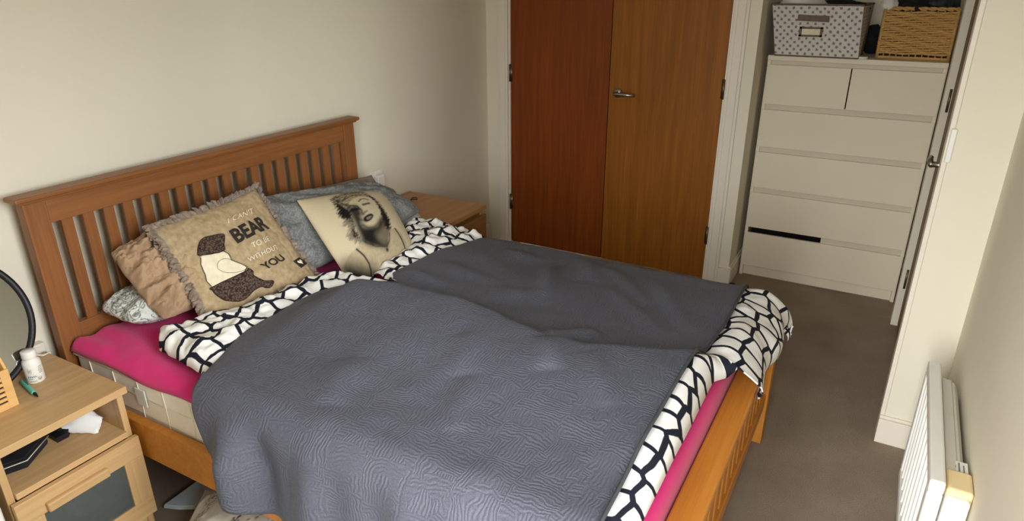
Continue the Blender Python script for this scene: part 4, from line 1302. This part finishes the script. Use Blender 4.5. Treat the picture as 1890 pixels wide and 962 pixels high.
def text_bm(txt, P0, P1, PT, bold=0.0):
    cu = bpy.data.curves.new('lettering', 'FONT')
    cu.body = txt
    cu.offset = bold
    cu.resolution_u = 3
    to = bpy.data.objects.new('lettering', cu)
    C.objects.link(to)
    dg = bpy.context.evaluated_depsgraph_get()
    me = bpy.data.meshes.new_from_object(to.evaluated_get(dg))
    bpy.data.objects.remove(to)
    bm = bmesh.new(); bm.from_mesh(me)
    xs = [v.co.x for v in bm.verts]; ys = [v.co.y for v in bm.verts]
    x0_, x1_, y0_, y1_ = min(xs), max(xs), min(ys), max(ys)
    U, Vv = Vector(P1) - Vector(P0), Vector(PT) - Vector(P0)
    for v in bm.verts:
        p = Vector(P0) + U * ((v.co.x - x0_) / (x1_ - x0_)) + Vv * ((v.co.y - y0_) / (y1_ - y0_))
        v.co = Vector((p.x, p.y, 0))
    bmesh.ops.remove_doubles(bm, verts=bm.verts, dist=.0005)
    return bm
for txt, P, mt, bold in (("I CAN'T", ICANT, m_whiteink, .0), ('BEAR', BEAR, m_ink, .035), ('TO BE', TOBE, m_whiteink, .01), ('WITHOUT', WITHOUT, m_whiteink, .01), ('YOU', YOU, m_ink, .025)):
    decal(text_bm(txt, *P, bold), mt, 'lettering', be, .0034, .0006, .04, label='white lettering' if mt is m_whiteink else 'dark lettering')
# corner flap with a heart tag
tg = decal(poly_bm(TAG), m_ink, 'heart_tag', be, .003, .001, label='dark tag with a pale heart')
tc = np.mean(np.array(TAG), 0)
ax = (np.array(TAG[1]) - np.array(TAG[0])) * .5; ay = (np.array(TAG[0]) - np.array(TAG[3])) * .5
hp = []
for t in np.linspace(0, 2 * math.pi, 22, endpoint=False):
    hxx = 16 * math.sin(t) ** 3 / 26; hyy = (13 * math.cos(t) - 5 * math.cos(2 * t) - 2 * math.cos(3 * t) - math.cos(4 * t) + 2) / 26
    hp.append(tuple(tc + ax * hxx + ay * hyy))
decal(poly_bm(hp), m_whiteink, 'heart', tg, .005, .0006, label='pale heart')
# faux fur fringe round the edge
bm = bmesh.new()
rnd = random.Random(5)
for ed in range(4):
    for i in range(150 if ed != 2 else 110):
        t = -1 + 2 * (i + rnd.random()) / 150 if ed != 2 else -1 + 2 * (i + rnd.random()) / 110
        u, v = [(t, 1), (-1, t), (t, -1), (1, t)][ed]
        p = Vector(BP.flat(u, v)); ctr = Vector(BP.flat(u * .6, v * .6))
        out = (p - ctr).normalized()
        tang = (Vector(BP.flat(*[(min(1, t + .05), 1), (-1, min(1, t + .05)), (min(1, t + .05), -1), (1, min(1, t + .05))][ed])) - p)
        tang = tang.normalized() if tang.length > 1e-6 else out.orthogonal()
        ln = rnd.uniform(.014, .030) * (.5 if ed >= 2 else 1.0)
        nv = Vector(BP.N) * rnd.uniform(-.008, .014)
        s = rnd.uniform(-.012, .012)
        add_tube(bm, [p - out * .008 + nv, p + out * ln * .5 + tang * s * .6 + nv * 1.3, p + out * ln * .8 + tang * s * 1.4 + nv * .6], [.0055, .0060, .0016], 5, False)
put('fringe', bm, m_fringe, be, smooth=True, kind='stuff', label='grey-brown fluffy fringe')

# ------------------------------------------------------------------ under and beside the bed
_, up = pillow_thing('floor_pillow', 'white pillow with an ink sketch lying on the carpet by the bed', 'pillow', [(.235, -.475, .062), (.47, -.86, .062), (.10, -1.07, .062), (-.135, -.685, .062)], None, .055, n=130, Tb=.058, wr=.008, wf=4, seed=6)
fp = Pillow([(.235, -.475, .062), (.47, -.86, .062), (.10, -1.07, .062), (-.135, -.685, .062)], .055, .058, wr=.008, wf=4, seed=6)
def sketch(u, v, side):
    L = lambda c: np.array(lin(c))
    col = np.tile(L((252, 250, 240)), (len(u), 1))
    n1 = np.array([fbm(a * 16, b * 16, 3.0) for a, b in zip(u, v)])
    n2 = np.array([fbm(a * 40, b * 40, 5.0) for a, b in zip(u, v)])
    def lay(k, c):
        nonlocal col
        k = (np.clip(k, 0, 1) * (side < .5))[:, None]
        col = col * (1 - k) + L(c) * k
    # tree trunk, foliage scribble and a small animal-like clump of strokes
    lay(np.clip(.5 - (sline([(-.10, .55), (-.20, .20), (-.30, -.10), (-.55, -.35)], u, v) - .05 + .05 * n1) / .03, 0, 1) * (n2 > -.05), (60, 58, 54))
    lay(np.clip(.5 - (np.hypot(u + .15, (v - .62) * 1.2) - .30 + .25 * n1) / .05, 0, 1) * (n2 > .04) * .9, (78, 76, 70))
    lay(np.clip(.5 - (np.hypot((u - .15), v - .30) - .20 + .2 * n1) / .04, 0, 1) * (n2 > .02) * .9, (66, 64, 60))
    lay(np.clip(.5 - (sline([(-.75, .80), (-.80, .30), (-.82, -.2)], u, v) - .07) / .02, 0, 1) * (n2 > .12) * .7, (110, 108, 100))
    return col
bpy.data.objects.remove(up)
put('floor_pillow', fp.mesh(130, sketch), m_print, None, (.17, -.77, .004), True, 'white pillow with an ink sketch lying on the carpet by the bed', 'pillow')
bm = bmesh.new()
add_prism(bm, [(.150, -.365, .002), (.30, -.365, .006), (.34, -.46, .008), (.19, -.47, .012), (.165, -.42, .008)], (0, 0, .016))
bmesh.ops.bevel(bm, geom=bm.edges[:], offset=.004, segments=2, affect='EDGES')
put('folded_paper', bm, m_paleblue, None, (.24, -.41, .002), False, 'pale blue folded paper on the carpet between bedside table and sketched pillow', 'paper')
